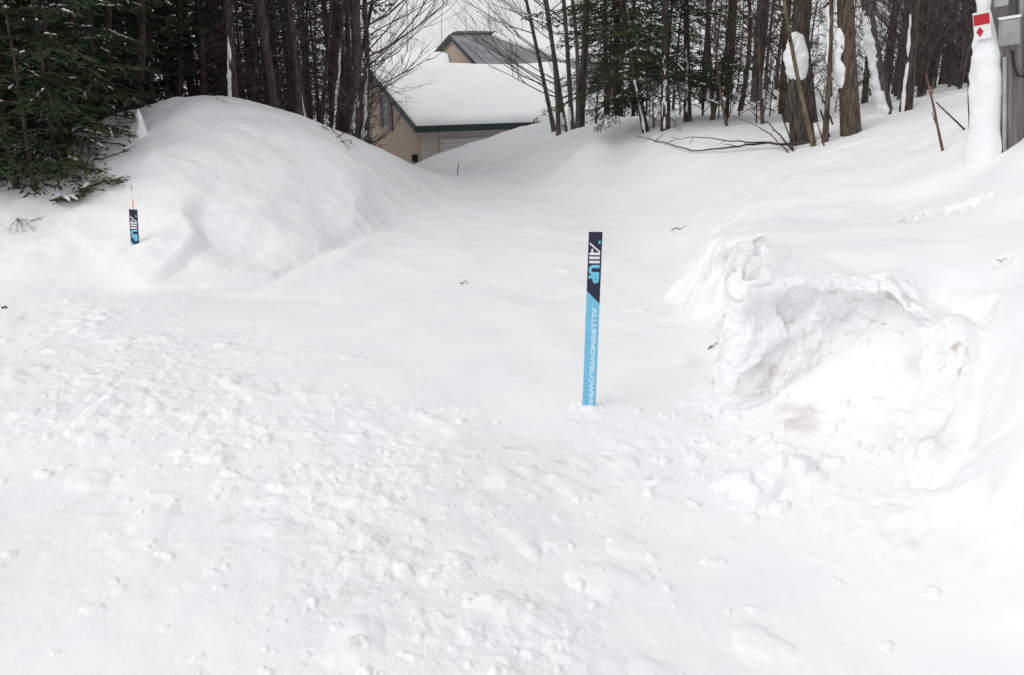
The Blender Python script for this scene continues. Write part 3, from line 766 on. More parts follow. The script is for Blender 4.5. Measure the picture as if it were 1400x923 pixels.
def house(root, A, e, g, L, run, rise, wall_h, roof_mat, over_e=.35, over_g=.35, metal=False, snow_t=.28, seed=1, snow_lo=0.0, snow_span=None):
    """A: eave corner (top of wall) nearest the viewer; e along the eave; g across towards the ridge. Local frame = world axes from A."""
    e = e.normalized(); g = g.normalized(); U = Vector((0, 0, 1))
    sl = rise / run
    D = 2*run
    # walls
    mb = MB()
    t = .14
    def wall_panel(p, d, ln, h, nrm):   # lapped siding courses
        nc = int(h / .115)
        for i in range(nc + 1):
            z0 = -h + i*.115; z1 = min(z0 + .115, 0)
            if z1 <= z0: continue
            a = p + U*z0 + nrm*.034; b = p + U*z1 + nrm*.004
            mb.quad(a, a + d*ln, b + d*ln, b)
            c = p + U*z0
            mb.quad(c, c + d*ln, a + d*ln, a)
    O = Vector((0, 0, 0))
    wall_panel(O, e, L, wall_h, -g)
    long_w = mb.build('eave_wall', M['siding_grey'], root)
    mb = MB()
    wall_panel(O + e*L + g*D, -e, L, wall_h, g)
    mb.build('eave_wall', M['siding_grey'], root)
    mb = MB()
    def gable(p, nrm, flip):
        nc = int(wall_h/.115)
        zs = [-wall_h + i*.115 for i in range(nc+1)] + [0.0]
        z = 0.0
        while z < rise: z = min(rise, z + .115); zs.append(z)
        for z0, z1 in zip(zs[:-1], zs[1:]):
            if z1 - z0 < 1e-4: continue
            def ext(z): q = max(0, z)/sl; return q, D - q
            a0, b0 = ext(z0); a1, b1 = ext(z1)
            A0 = p + g*a0 + U*z0 + nrm*.020; B0 = p + g*b0 + U*z0 + nrm*.020; A1 = p + g*a1 + U*z1 + nrm*.004; B1 = p + g*b1 + U*z1 + nrm*.004
            mb.quad(B0, A0, A1, B1) if not flip else mb.quad(A0, B0, B1, A1)
    gable(O, -e, False)
    gw = mb.build('gable_wall', M['siding'], root)
    mb = MB(); gable(O + e*L, e, True)
    mb.build('gable_wall', M['siding'], root)
    # corner boards
    for q, s1, s2 in ((O, -1, -1), (O + e*L, 1, -1)):
        mb = MB(); mb.prism([q - e*(.07*-s1 if s1 > 0 else .03) - g*.03 + U*-wall_h, q + e*(.03 if s1 > 0 else .09) - g*.03 + U*-wall_h, q + e*(.03 if s1 > 0 else .09) + g*.09 + U*-wall_h, q - e*(.07 if s1 > 0 else .03) + g*.09 + U*-wall_h], U*(wall_h - .01))
        mb.build('corner_board', M['trim'], root)
    # roof: two slabs
    th = .16
    rfs = []
    for side in (0, 1):
        mb = MB()
        base = O if side == 0 else O + g*D
        gg = g if side == 0 else -g
        lo_ = base - gg*over_g - U*sl*over_g + U*.02
        hi_ = base + gg*run + U*rise + U*.02
        p = [lo_ - e*over_e, hi_ - e*over_e, hi_ + e*(L+over_e), lo_ + e*(L+over_e)]
        mb.prism(p if side == 0 else p[::-1], U*th)
        rfs.append(mb.build('roof_slope', roof_mat, root))
    rf = rfs[0]
    # fascia boards along eave and rakes
    mb = MB()
    lo_ = O - g*(over_g+.022) - U*sl*over_g
    mb.prism([lo_ - e*(over_e+.02) - U*.02, lo_ + e*(L+over_e+.02) - U*.02, lo_ + e*(L+over_e+.02) + U*.19, lo_ - e*(over_e+.02) + U*.19], g*.02)
    mb.build('eave_fascia', M['fascia'], rf)
    for q in (O - e*(over_e+.003), O + e*(L+over_e+.023)):
        for side in (0, 1):
            mb = MB()
            base = q if side == 0 else q + g*D
            gg = g if side == 0 else -g
            a = base - gg*over_g - U*sl*over_g; b = base + gg*run + U*rise
            mb.prism([a - U*.0, b - U*.0, b + U*.19, a + U*.19], -e*.02)
            mb.build('rake_board', M['fascia'], rfs[side])
    if metal:
        mb = MB()
        nn = int((L + 2*over_e)/.42)
        for i in range(nn + 1):
            s = -over_e + .01 + (L + 2*over_e - .02)*i/nn
            a = O - g*over_g - U*sl*over_g + U*.182 + e*s; b = O + g*run + U*rise + U*.182 + e*s
            mb.prism([a - e*.012, a + e*.012, b + e*.012, b - e*.012], U*.03)
        mb.build('standing_seam', roof_mat, rf)
    # the snow blanket
    for side in (0, 1):
        mb = MB()
        base = O if side == 0 else O + g*D
        gg = g if side == 0 else -g
        nx, ny = 60, 26
        s0, s1 = (-over_e + .05, L + over_e - .05) if snow_span is None or side else snow_span
        n0 = len(mb.v)
        ln = run + over_g
        for j in range(ny + 1):
            f = snow_lo + (1 - snow_lo)*j/ny if side == 0 else j/ny
            for i in range(nx + 1):
                s = s0 + (s1-s0)*i/nx
                if snow_lo > 0 and side == 0:
                    lo_s = .97 - (.97 - snow_lo)*min(1, i/nx*1.8)
                    f = lo_s + (1 - lo_s)*j/ny
                p = base - gg*over_g - U*sl*over_g + (gg + U*sl)*(ln*f) + e*s
                ed = min(i, nx - i)/nx*(s1-s0)/.35; eb = (j/ny)*ln/.3
                k = min(1, max(0, ed))**.5*min(1, max(0, eb) + .25)**.5
                w = float(fbm(np.array([s*.7]), np.array([f*ln*.7 + seed*7]), 3, seed)[0])
                q = p + U*(.20 + snow_t*k*(1 + .35*w))
                if snow_lo > 0 and j == 0 and side == 0: q += gg*.5*w - gg*.1
                mb.v.append(tuple(q))
        for j in range(ny):
            for i in range(nx):
                a = n0 + j*(nx+1) + i
                q = (a, a+1, a+nx+2, a+nx+1)
                mb.f.append(q if side == 0 else q[::-1])
        # closing skirts down to the roof
        rows = [[n0 + i for i in range(nx+1)], [n0 + j*(nx+1) for j in range(ny+1)][::-1], [n0 + j*(nx+1) + nx for j in range(ny+1)]]
        for r_ in rows:
            for a, b in zip(r_[:-1], r_[1:]):
                va, vb = Vector(mb.v[a]), Vector(mb.v[b])
                n1 = len(mb.v); 
                mb.v += [tuple(va - U*.14), tuple(vb - U*.14)]
                mb.f.append((n1, n1+1, b, a))
        mb.build('roof_snow', M['snow'], rfs[side], True)
    return long_w, gw, rf, e, g, U

Y1 = 30.0
A = P(578, 175, Y1)
e1 = Vector((4.66, 1.9, 0)).normalized(); g1 = Vector((-1.9, 4.66, 0)).normalized()
gar = tag(empty('house', A), 'beige house with thick snow on its low green edged roof, nearest behind the snow mound', 'house')
lw, gw, rf, e, g, U = house(gar, A, e1, g1, 7.8, 5.7, 1.5, 2.7, M['fascia'], seed=3, snow_t=.2)
# gable window with shutters
def gwin(gdist, z0, z1, w):
    c = g*gdist - e*.024
    mb = MB(); mb.prism([c - g*(w/2+.05) + U*(z0-.05), c + g*(w/2+.05) + U*(z0-.05), c + g*(w/2+.05) + U*(z1+.05), c - g*(w/2+.05) + U*(z1+.05)], -e*.03)
    wo_ = mb.build('window', M['trim'], gw)
    mb = MB(); mb.prism([c - g*w/2 + U*z0, c + g*w/2 + U*z0, c + g*w/2 + U*z1, c - g*w/2 + U*z1], -e*.036); mb.build('pane', M['glass'], wo_)
    for s in (-1, 1):
        mb = MB(); q = c + g*s*(w/2 + .30)
        mb.prism([q - g*.22 + U*(z0-.06), q + g*.22 + U*(z0-.06), q + g*.22 + U*(z1+.06), q - g*.22 + U*(z1+.06)], -e*.045); mb.build('shutter', M['shutter'], wo_)
gwin(4.6, -.35, .75, .7)
mb = MB()
q = e*.55 - g*.036
mb.prism([q - U*2.65, q + e*2.7 - U*2.65, q + e*2.7 - U*.35, q - U*.35], -g*.03)
gd = mb.build('garage_door', M['trim'], gar)
for i in range(16):
    mb = MB(); z0 = -2.6 + i*.14
    mb.prism([q + e*.08 + U*z0 - g*.031, q + e*2.62 + U*z0 - g*.031, q + e*2.62 + U*(z0+.105) - g*.031, q + e*.08 + U*(z0+.105) - g*.031], -g*.022)
    mb.build('slat', M['slat_grey'], gd)
mb = MB(); q = g*.75 - e*.02
mb.prism([q - g*.09 + U*-1.2, q + g*.09 + U*-1.2, q + g*.09 + U*-.95, q - g*.09 + U*-.95], -e*.16); mb.build('wall_lamp', M['cable'], gw)
# house behind, metal roof
e2 = Vector((math.cos(math.radians(31)), math.sin(math.radians(31)), 0)); g2 = Vector((-e2.y, e2.x, 0))
A2 = P(624, 47, 46.0) - g2*4.2 - Vector((0, 0, 2.2)) + e2*.2 - Vector((.35, 0, 0))
hb = tag(empty('house', A2), 'taller beige house with a steep ribbed metal roof showing behind the snowy roof', 'house')
house(hb, A2, e2, g2, 7.2, 4.2, 2.0, 3.6, M['metal_roof'], .2, .3, True, .15, 5, .4, (2.2, 7.3))
# low wing roof between them
A3 = P(556, 98, 41.0)
hw = tag(empty('house_wing', A3), 'low snow covered wing roof peeking over the ridge left of the metal roofed house', 'house wing')
house(hw, A3, Vector((1, .12, 0)), Vector((-.12, 1, 0)), 1.8, 2.2, .5, 2.8, M['metal_roof'], .2, .2, False, .12, 8)
#@@TREES
# ------------------------------------------------------------------ trees
def bez(p, d, L, curve, n, rnd, wob=.0):
    pts = [Vector(p)]; dd = Vector(d).normalized()
    for i in range(n):
        dd = (dd + Vector(curve)/n + Vector((rnd.uniform(-wob, wob), rnd.uniform(-wob, wob), rnd.uniform(-wob, wob)))).normalized()
        pts.append(pts[-1] + dd*(L/n))
    return pts

def along(pts, t):
    f = t*(len(pts)-1); i = min(int(f), len(pts)-2)
    return pts[i].lerp(pts[i+1], f-i), (pts[i+1]-pts[i]).normalized()

def trunk_path(h, r, lean, bend, rnd, n=14):
    pts, rad = [], []
    b1, b2 = rnd.uniform(0, 6.28), rnd.uniform(1.5, 3.5)
    for i in range(n + 1):
        t = i/n; z = -.7 + (h+.7)*t
        s = bend*math.sin(t*b2*2)*h*.02
        pts.append(Vector((lean[0]*z + s*math.cos(b1), lean[1]*z + s*math.sin(b1), z)))
        fl = 1 + .35*max(0, 1 - (z+.1)/.5) if z > -.1 else 1.35
        rad.append(max(.006, r*fl*(1 - .88*t**1.15)))
    return pts, rad

def needles(fo, p, d, ln, rnd, step, size, w, droop=.1):
    """a spray of needle tufts along a twig"""
    n = max(2, int(ln/step)); up = Vector((0, 0, 1))
    side = d.cross(up)
    if side.length < .1: side = Vector((1, 0, 0))
    side.normalize()
    for i in range(n):
        q = p + d*(ln*(i+.6)/n)
        for s in (-1, 1):
            dd = (d*.75 + side*s*rnd.uniform(.5, 1.0) + up*rnd.uniform(-.35-droop, .25)).normalized()
            l = size*rnd.uniform(.7, 1.25)
            ww = dd.cross(Vector((rnd.uniform(-1, 1), rnd.uniform(-1, 1), rnd.uniform(.2, 1))))
            if ww.length < .1: continue
            ww = ww.normalized()*w
            fo.quad(q - ww*.6, q + dd*l*.6 - ww, q + dd*l, q + dd*l*.55 + ww)

def conifer(h, r, lean, rnd, green_from, sides=9, dens=1.0, spread=.24, snow=.0, low=.5, bend=1.1, dead=1.0, fine=1.0):
    """returns dict of shape collectors: trunk, dead_branches, crown, bough_snow"""
    pts, rad = trunk_path(h, r, lean, bend, rnd)
    tr = MB(); tr.tube(pts, rad, sides)
    db, fo, sn = MB(), MB(), MB()
    z = low
    def at_z(z):
        return along(pts, (z+.7)/(h+.7))[0]
    while z < h - .2:
        green = z > green_from
        k = 2 if not green else 3
        if not green and rnd.random() > dead: z += .25; continue
        for _ in range(k):
            az = rnd.uniform(0, 6.283)
            d = Vector((math.cos(az), math.sin(az), 0))
            if green:
                L = (spread*h*(1 - z/h)**.8 + .15)*rnd.uniform(.65, 1.1)
                L = min(L, 2.3 if z < 3.5 else 1.5)
                d.z = rnd.uniform(-.25, .1) + .35*(z/h)
                bp = bez(at_z(z), d, L, (0, 0, -.25), 4, rnd, .08)
                db.tube(bp, [max(.004, .012*(L/1.5)*(1-.8*i/4)) for i in range(5)], 3, False)
                hi = z > 4.2
                nt = int((L*(4.5 if hi else 8))*dens) + 2
                for j in range(nt):
                    t = .18 + .82*(j+rnd.random())/nt
                    q, bd = along(bp, min(t, .999))
                    s = -1 if j % 2 else 1
                    sd = bd.cross(Vector((0, 0, 1))).normalized()*s
                    td = (bd*.7 + sd*rnd.uniform(.5, 1.0) + Vector((0, 0, rnd.uniform(-.4, .1)))).normalized()
                    tl = (.12 + .38*L*(1-t))*rnd.uniform(.6, 1.1)
                    if hi: needles(fo, q, td, tl, rnd, .2, .22, .03)
                    else: needles(fo, q, td, tl, rnd, .05*fine, .085*fine, .0115*fine)
                    if snow and not hi and rnd.random() < snow:
                        a = q + Vector((0, 0, .012)); b = q + td*tl*.8 + Vector((0, 0, .008))
                        for w_ in range(3):
                            c_ = a.lerp(b, (w_ + rnd.random()*.8)/3); k_ = rnd.uniform(.5, 1.3)
                            sn.tube([c_, c_ + td*.03*k_ + Vector((0, 0, .008)), c_ + td*.075*k_], [.005, .012*k_, .003], 4, False)
            else:
                L = rnd.uniform(.35, 1.5)*(.6 + .4*min(1, z/2))
                d.z = rnd.uniform(-.3, .25)
                bp = bez(at_z(z), d, L, (0, 0, -.3), 4, rnd, .12)
                db.tube(bp, [max(.0035, .010*(1-.8*i/4)) for i in range(5)], 3, False)
                for j in range(rnd.randint(2, 6)):
                    q, bd = along(bp, rnd.uniform(.3, .98))
                    td = (bd + Vector((rnd.uniform(-1, 1), rnd.uniform(-1, 1), rnd.uniform(-.8, .3)))).normalized()
                    tp = bez(q, td, rnd.uniform(.12, .45), (0, 0, -.2), 2, rnd, .15)
                    db.tube(tp, [.0045, .003, .002], 3, False)
        z += (rnd.uniform(.15, .3) if z < 4 else rnd.uniform(.3, .5)) if green else rnd.uniform(.10, .28)
    return dict(trunk=tr, dead_branches=db, crown=fo, bough_snow=sn, path=list(zip(pts, rad)))

def bare(h, r, lean, rnd, sides=8, first=1.2, nb=22, bend=1.3, side_bias=None, fine=3, up=.75, low_twigs=6, rb=.3):
    pts, rad = trunk_path(h, r, lean, bend, rnd)
    tr = MB(); tr.tube(pts, rad, sides)
    cr = MB()
    def at_z(z): return along(pts, min(.999, (z+.7)/(h+.7)))
    def br(p, d, L, r0, lev):
        n = 4
        bp = bez(p, d, L, (0, 0, .35), n, rnd, .16)
        cr.tube(bp, [max(.0022, r0*(1-.78*i/n)) for i in range(n+1)], 3 if lev else 4, False)
        if lev < fine - 1:
            for j in range(rnd.randint(3, 5) if lev == 0 else rnd.randint(2, 4)):
                q, bd = along(bp, rnd.uniform(.25, .97))
                td = (bd*1.0 + Vector((rnd.uniform(-1, 1), rnd.uniform(-1, 1), rnd.uniform(-.5, .8)))*.8).normalized()
                br(q, td, L*rnd.uniform(.3, .6), r0*.5, lev+1)
    for i in range(nb):
        z = first + (h*.97-first)*((i+rnd.random())/nb)**1.1
        q, bd = at_z(z)
        az = rnd.uniform(0, 6.283)
        if side_bias is not None and rnd.random() < .75: az = side_bias + rnd.uniform(-.7, .7)
        d = Vector((math.cos(az), math.sin(az), rnd.uniform(.4, 1.0)*up))
        L = (.10*h + .24*h*(1 - z/h))*rnd.uniform(.6, 1.1)
        rz = r*(1-.88*((z+.7)/(h+.7))**1.15)
        br(q, d, min(L, 3.2), min(.022, rz*rb), 0)
    for i in range(low_twigs):
        z = rnd.uniform(.2, first + 1.0); q, bd = at_z(z); az = rnd.uniform(0, 6.283)
        br(q, Vector((math.cos(az), math.sin(az), rnd.uniform(-.1, .7))), rnd.uniform(.3, .9), .007, 1)
    return dict(trunk=tr, crown=cr, path=list(zip(pts, rad)))

def place_parts(root, parts, mats, share=None):
    for nm, mb in parts.items():
        if nm == 'path' or not mb.v: continue
        mb.build(nm, mats[nm], root, nm in ('trunk', 'snow_crust'))

def lean_of(base, top_u, Y):
    """ground lean so that the stem crosses the upper part of the view at top_u"""
    q = P(top_u, 0, Y)
    return ((q.x - base.x)/(q.z - base.z), random.uniform(-.03, .03))

def spot(u, v, Y=None):
    if Y is None: return hit(u, v)
    p = P(u, v, Y); p.z = hz(p.x, p.y); return p

PXR = lambda wpx, p: wpx/2/F_PX*(p.y*cp + (CAMZ - p.z)*sp)      # radius from apparent width
rnd = random.Random(21)

def hero_tree(name, label, cat, u, v, Y, top_u, wpx, kind, bark, group=None, crust_az=None, crust_top=2.0, crust_th=.03, crust_half=.7, **kw):
    b = spot(u, v, Y)
    root = empty(name, b)
    tag(root, label, cat, group)
    lean = lean_of(b, top_u, b.y)
    r = PXR(wpx, b)/1.02
    rr = random.Random(int(u*7+v))
    h = kw.pop('h', rr.uniform(6.5, 9))
    if kind == 'conifer':
        parts = conifer(h, r, lean, rr, **kw)
        mats = dict(trunk=M[bark], dead_branches=M['twig'], crown=M[kw.get('nm', 'needle')] if False else M['needle'], bough_snow=M['snow'])
    else:
        parts = bare(h, r, lean, rr, **kw)
        mats = dict(trunk=M[bark], crown=M['twig_grey' if bark == 'bark_grey' else 'twig'])
    if crust_az is not None:
        cm = MB()
        path = [(p, q) for p, q in parts['path'] if -.8 < p.z < h*.7]
        z0, z1 = (-.3, crust_top) if not isinstance(crust_top, tuple) else crust_top
        def at(z):
            for (p, q), (p2, q2) in zip(path[:-1], path[1:]):
                if p.z <= z <= p2.z:
                    t = (z-p.z)/(p2.z-p.z); return (p.lerp(p2, t), q*(1-t)+q2*t)
            return path[-1]
        nseg = 10
        crust(cm, [at(z0 + (z1-z0)*i/nseg) for i in range(nseg+1)], crust_az, crust_half, crust_th, int(u), .45, .025, .75 if crust_half < .8 else .25)
        parts['snow_crust'] = cm; mats['snow_crust'] = M['snow']
    place_parts(root, parts, mats)
    return root

LEFT = math.radians(200)
# trunks standing along the crest of the left mound
T = hero_tree
T('spruce_tree', 'thick dark trunk at the top of the snow mound, rightmost above its peak', 'tree', 322, 138, 15.5, 318, 13, 'conifer', 'bark_dark', crust_az=math.radians(250), crust_top=1.1, crust_half=.4, green_from=2.6, dead=.9)
T('spruce_tree', 'slim straight dark trunk just right of the thick one above the mound peak', 'tree', 341, 145, 16.5, 340, 7, 'conifer', 'bark_dark', green_from=3.0, dead=.8)
T('spruce_tree', 'stout dark trunk leaning left, right of the mound peak', 'tree', 380, 152, 16, 364, 14, 'conifer', 'bark_dark', green_from=2.8)
T('spruce_tree', 'dark trunk leaning strongly to the left beside the stout leaning trunk', 'tree', 404, 160, 16.2, 381, 10, 'conifer', 'bark_dark', green_from=3.0, dead=.7)
T('sapling', 'thin dark stem leaning left with snow stuck along it, left of the snow streaked pair', 'tree', 423, 166, 16.5, 405, 6, 'bare', 'bark_dark', crust_az=math.radians(250), crust_top=1.2, crust_half=.5)
T('sapling', 'thin dark stem leaning right over the right slope of the mound', 'tree', 436, 172, 16.8, 447, 6, 'bare', 'bark_dark', side_bias=0.0, nb=14)
T('sapling', 'thin snow streaked stem between the leaning stem and the broad trunk by the house', 'tree', 450, 176, 17, 455, 6, 'bare', 'bark_dark', crust_az=math.radians(270), crust_top=1.6, crust_half=.6)
T('hardwood_tree', 'broad grey brown trunk with snow at its foot, left of the gable wall', 'tree', 474, 186, 17.5, 470, 14, 'bare', 'bark_grey', crust_az=math.radians(280), crust_top=.9, side_bias=0.1, nb=16, first=1.0, h=10)
T('hardwood_tree', 'snow plastered trunk close against the gable wall of the nearest house', 'tree', 492, 196, 18.2, 488, 9, 'bare', 'bark_grey', crust_az=math.radians(262), crust_top=1.7, crust_half=.75, side_bias=0.0, nb=14, first=1.2, h=9)
T('hardwood_tree', 'leaning bare tree whose long limbs reach over the house roof', 'tree', 458, 178, 18.5, 500, 7, 'bare', 'bark_dark', side_bias=0.0, nb=20, first=.5, h=8.5, up=.55)
# dark evergreens at the far left
ev = [('trunk with snow on it at the far left edge, lower boughs dusted white', 14, 300, 12.2, 6, 14, .4, .55),
      ('evergreen with a grey trunk foot showing at the left above the dry twigs', 48, 286, 12.4, 44, 13, .5, .12),
      ('dense evergreen left of the bent over fir bough', 92, 262, 13, 86, 12, .35, .05),
      ('evergreen with brown dead twigs behind the fir bough on the snow', 118, 232, 13.8, 108, 15, .6, .05),
      ('evergreen at the left foot of the snow spire', 152, 205, 14.6, 150, 10, .8, .05),
      ('evergreen with a wide bare trunk right behind the little snow spire', 182, 190, 15.2, 180, 15, 1.6, .03),
      ('evergreen just right of the little snow spire', 214, 175, 15.6, 206, 9, 1.2, .03),
      ('evergreen halfway between the snow spire and the mound peak', 244, 155, 16.2, 240, 10, 1.4, .03),
      ('evergreen directly left of the mound peak', 275, 140, 16.6, 268, 9, 1.8, .03)]
for (lb, u, v, Y, tu, w, gf, sn_) in ev:
    T('fir_tree', 'dark ' + lb if not lb.startswith('trunk') else 'dark evergreen ' + lb, 'tree', u, v, Y, tu, w, 'conifer', 'bark_dark' if u != 48 else 'bark_grey', group='evergreens along the left edge of the mound',
      green_from=gf, snow=sn_*1.3, low=.25, spread=.20, dens=1.15, dead=1.0, h=rnd.uniform(5.5, 8))
# right of the house: cluster of slender stems
st = [('leftmost slender stem of the clump right of the house, curving left', 757, 179, None, 718, 7), ('second slender stem from the left in the clump by the roof', 760, 177, 19.5, 737, 7),
      ('slender stem in the middle of the clump, leaning left', 773, 158, 21, 744, 8), ('straight slender stem with a snowy foot right of the leaning middle one', 781, 162, 20.4, 765, 8),
      ('upright slender stem third from the right in the clump', 785, 174, 19.2, 777, 7), ('upright slender stem second from the right in the clump', 788, 172, 19.4, 786, 6), ('rightmost slender grey stem of the clump, dead straight', 793, 169, 19.6, 797, 8)]
for i, (lb, u, v, Y, tu, w) in enumerate(st):
    T('sapling', lb, 'tree', u, v, Y, tu, w, 'bare', 'bark_grey', group='slender stems right of the house', side_bias=math.pi if i < 4 else None, nb=13 if i < 4 else 9, first=.7 if i < 3 else 2.0, h=rnd.uniform(6.5, 9), up=.6, low_twigs=3,
      crust_az=math.radians(230) if i in (2, 3, 5) else None, crust_top=.6)
# conifers in front of the clearing
cf = [('thin dark conifer trunk right of the slender clump, set back', 831, 136, 24, 828, 8, 1.4), ('second of the set back dark conifer trunks', 842, 134, 24.5, 842, 7, 1.6), ('thin dark trunk leaning left, third of the set back conifers', 853, 134, 24.5, 850, 6, 1.8),
      ('very thin dark trunk, rightmost of the set back conifers', 866, 133, 25, 864, 5, 2.0), ('dark conifer leaning left with low green boughs over the snow', 887, 179, None, 866, 9, 1.9), ('stout dark conifer with snow on its bark in the middle of the right woods', 909, 177, None, 908, 12, 1.5),
      ('straight dark conifer right of the stout snow flecked one', 940, 170, 17, 938, 10, 1.3)]
for i, (lb, u, v, Y, tu, w, gf) in enumerate(cf):
    T('pine_tree', lb, 'tree', u, v, Y, tu, w, 'conifer', 'bark_dark', group='conifers right of the clearing', green_from=gf*.5, snow=.1, low=.3, spread=.19, dens=.9, h=rnd.uniform(8, 11), dead=.8, fine=1.25,
      crust_az=math.radians(250) if i in (4, 5, 6) else None, crust_top=1.3, crust_half=.5, crust_th=.02)
br_ = [('slim brown stem leaning right, left one of the crossing pair', 967, 168, 17, 990, 6), ('slim brown stem of the crossing pair, upright one', 975, 168, 17, 968, 5), ('thin brown stem leaning far left beside the fallen branch', 1001, 172, 16, 985, 4),
       ('brown stem leaning right behind the thin leaning one', 995, 166, 17.5, 1012, 5), ('dark upright stem with a snowy mound behind it', 1006, 145, 21, 1020, 7), ('thin pale stem left of the snow capped stump', 1045, 168, 16, 1040, 5)]
for (lb, u, v, Y, tu, w) in br_:
    T('sapling', lb, 'tree', u, v, Y, tu, w, 'bare', 'bark_brown', group='brown saplings in the right woods', h=rnd.uniform(6, 9), nb=20, first=.8)
# big trees by the bank
T('hardwood_tree', 'big brown trunk directly behind the snow capped stump', 'tree', 1078, 172, 16, 1076, 26, 'bare', 'bark_brown', h=12, first=2.5, nb=26)
T('hardwood_tree', 'dark thick trunk rising right behind the leaning tan stem', 'tree', 1112, 168, 15.2, 1112, 20, 'bare', 'bark_dark', h=12, first=2.2, nb=26)
T('sapling', 'tan stem leaning left in front of the snow capped stump', 'tree', 1119, 199, None, 1092, 6.5, 'bare', 'bark_tan', h=7, first=1.2, nb=16, bend=1.4)
T('sapling', 'tan brown upright stem forking from the foot of the leaning tan stem', 'tree', 1123, 197, None, 1127, 8, 'bare', 'bark_brown', h=7.5, first=1.5, nb=16, crust_az=math.radians(185), crust_top=(.9, 2.0), crust_half=.5)
T('sapling', 'snow lined brown stem between the tan stem and the broad barked trunk', 'tree', 1146, 168, 14.5, 1140, 8, 'bare', 'bark_brown', h=8, first=1.8, nb=16, crust_az=math.radians(190), crust_top=1.0, crust_half=.5, crust_th=.02)
T('hardwood_tree', 'broad rough barked brown trunk with a white snow patch high on its left side', 'tree', 1170, 181, None, 1178, 25, 'bare', 'bark_brown', h=12, first=2.6, nb=26, low_twigs=2, crust_az=math.radians(170), crust_top=(.62, 1.42), crust_half=.85, crust_th=.07)
T('hardwood_tree', 'leaning trunk wholly plastered with snow on its left side, right of the broad trunk', 'tree', 1214, 152, None, 1196, 17, 'bare', 'bark_grey', h=11, first=2.2, nb=26, crust_az=math.radians(205), crust_top=1.5, crust_half=1.0, crust_th=.06)
T('hardwood_tree', 'dark trunk with a crooked snow line beside the snow plastered trunk', 'tree', 1229, 148, None, 1222, 15, 'bare', 'bark_dark', h=11, first=2.0, nb=26, crust_az=math.radians(215), crust_top=1.5, crust_half=.3, crust_th=.025)

# ------------------------------------------------------------------ background woods: a few kinds, copied
def proto(name, parts, mats):
    root = empty(name, (0, 0, -500))
    place_parts(root, parts, mats)
    return root

def copy_tree(src, loc, rz, s, label, cat, group):
    o = src.copy(); COL.objects.link(o)
    o.location = loc; o.rotation_euler = (rnd.uniform(-.03, .03), rnd.uniform(-.03, .03), rz); o.scale = (s, s, s)
    tag(o, label, cat, group)
    for ch in src.children:
        c = ch.copy(); COL.objects.link(c); c.parent = o
    return o

M['bark_hazed'] = noise_mat('hazed_bark', (.22, .205, .20), (.36, .34, .33), 6)  # bark of the far trees, lightened: air haze painted into the colour
M['twig_hazed'] = noise_mat('hazed_twigs', (.20, .185, .18), (.30, .28, .275), 5)  # far twigs carry the same painted haze in their colour
cm_ = dict(trunk=M['bark_dark'], dead_branches=M['twig'], crown=M['needle'], bough_snow=M['snow'])
pr_con = [proto('fir_tree', conifer(7.5 + .6*i, .075 + .012*i, (0, 0), random.Random(100+i), (.8, 1.6, 2.6, 1.2)[i], 6, .7, .17, .06, .3, .6, .9, 1.6), cm_) for i in range(4)]
pr_dead = [proto('spruce_tree', conifer(7.5 + .6*i, .07 + .015*i, (0, 0), random.Random(200+i), 3.4, 6, .8, .18, .0, .2, .6, 1.0, 1.6), cm_) for i in range(3)]
pr_bare = [proto('hardwood_tree', bare(9 + i*.8, .05 + .016*i, (0, 0), random.Random(300+i), 6, 1.0, 18, .8, None, 3, .75, 5), dict(trunk=M['bark_brown' if i % 2 else 'bark_grey'], crown=M['twig'])) for i in range(5)]
pr_far = [proto('hardwood_tree', bare(8 + i, .035 + .008*i, (0, 0), random.Random(400+i), 5, 1.5, 22, .8, None, 3, .8, 0, .16), dict(trunk=M['bark_hazed'], crown=M['twig_hazed'])) for i in range(3)]
pr_young = [proto('fir_tree', conifer(3.2 + .5*i, .04, (0, 0), random.Random(500+i), .1, 5, 1.0, .30, .05, .05, .6, .5, 1.3), cm_) for i in range(3)]
pr_thin = [proto('hardwood_tree', bare(7.5 + i, .032 + .008*i, (0, 0), random.Random(600+i), 5, .5, 22, .8, None, 3, .7, 5), dict(trunk=M[('bark_brown', 'bark_grey', 'bark_grey')[i]], crown=M['twig_grey'])) for i in range(3)]
def scatter(n, region, protos, label, cat, group, mind, smin=.85, smax=1.2):
    pts = []; tries = 0
    while len(pts) < n and tries < n*60:
        tries += 1
        u, Y = region()
        p = P(u, 100, Y)
        if any((p.x-a)**2 + (p.y-b)**2 < mind*mind for a, b in pts): continue
        pts.append((p.x, p.y))
    pts = np.array(pts)
    zs = h_base(pts[:, 0], pts[:, 1])
    for (x, y), z in zip(pts, zs):
        src = rnd.choice(protos)
        copy_tree(src, (x, y, float(z) - .05), rnd.uniform(0, 6.28), rnd.uniform(smin, smax), label, cat, group)

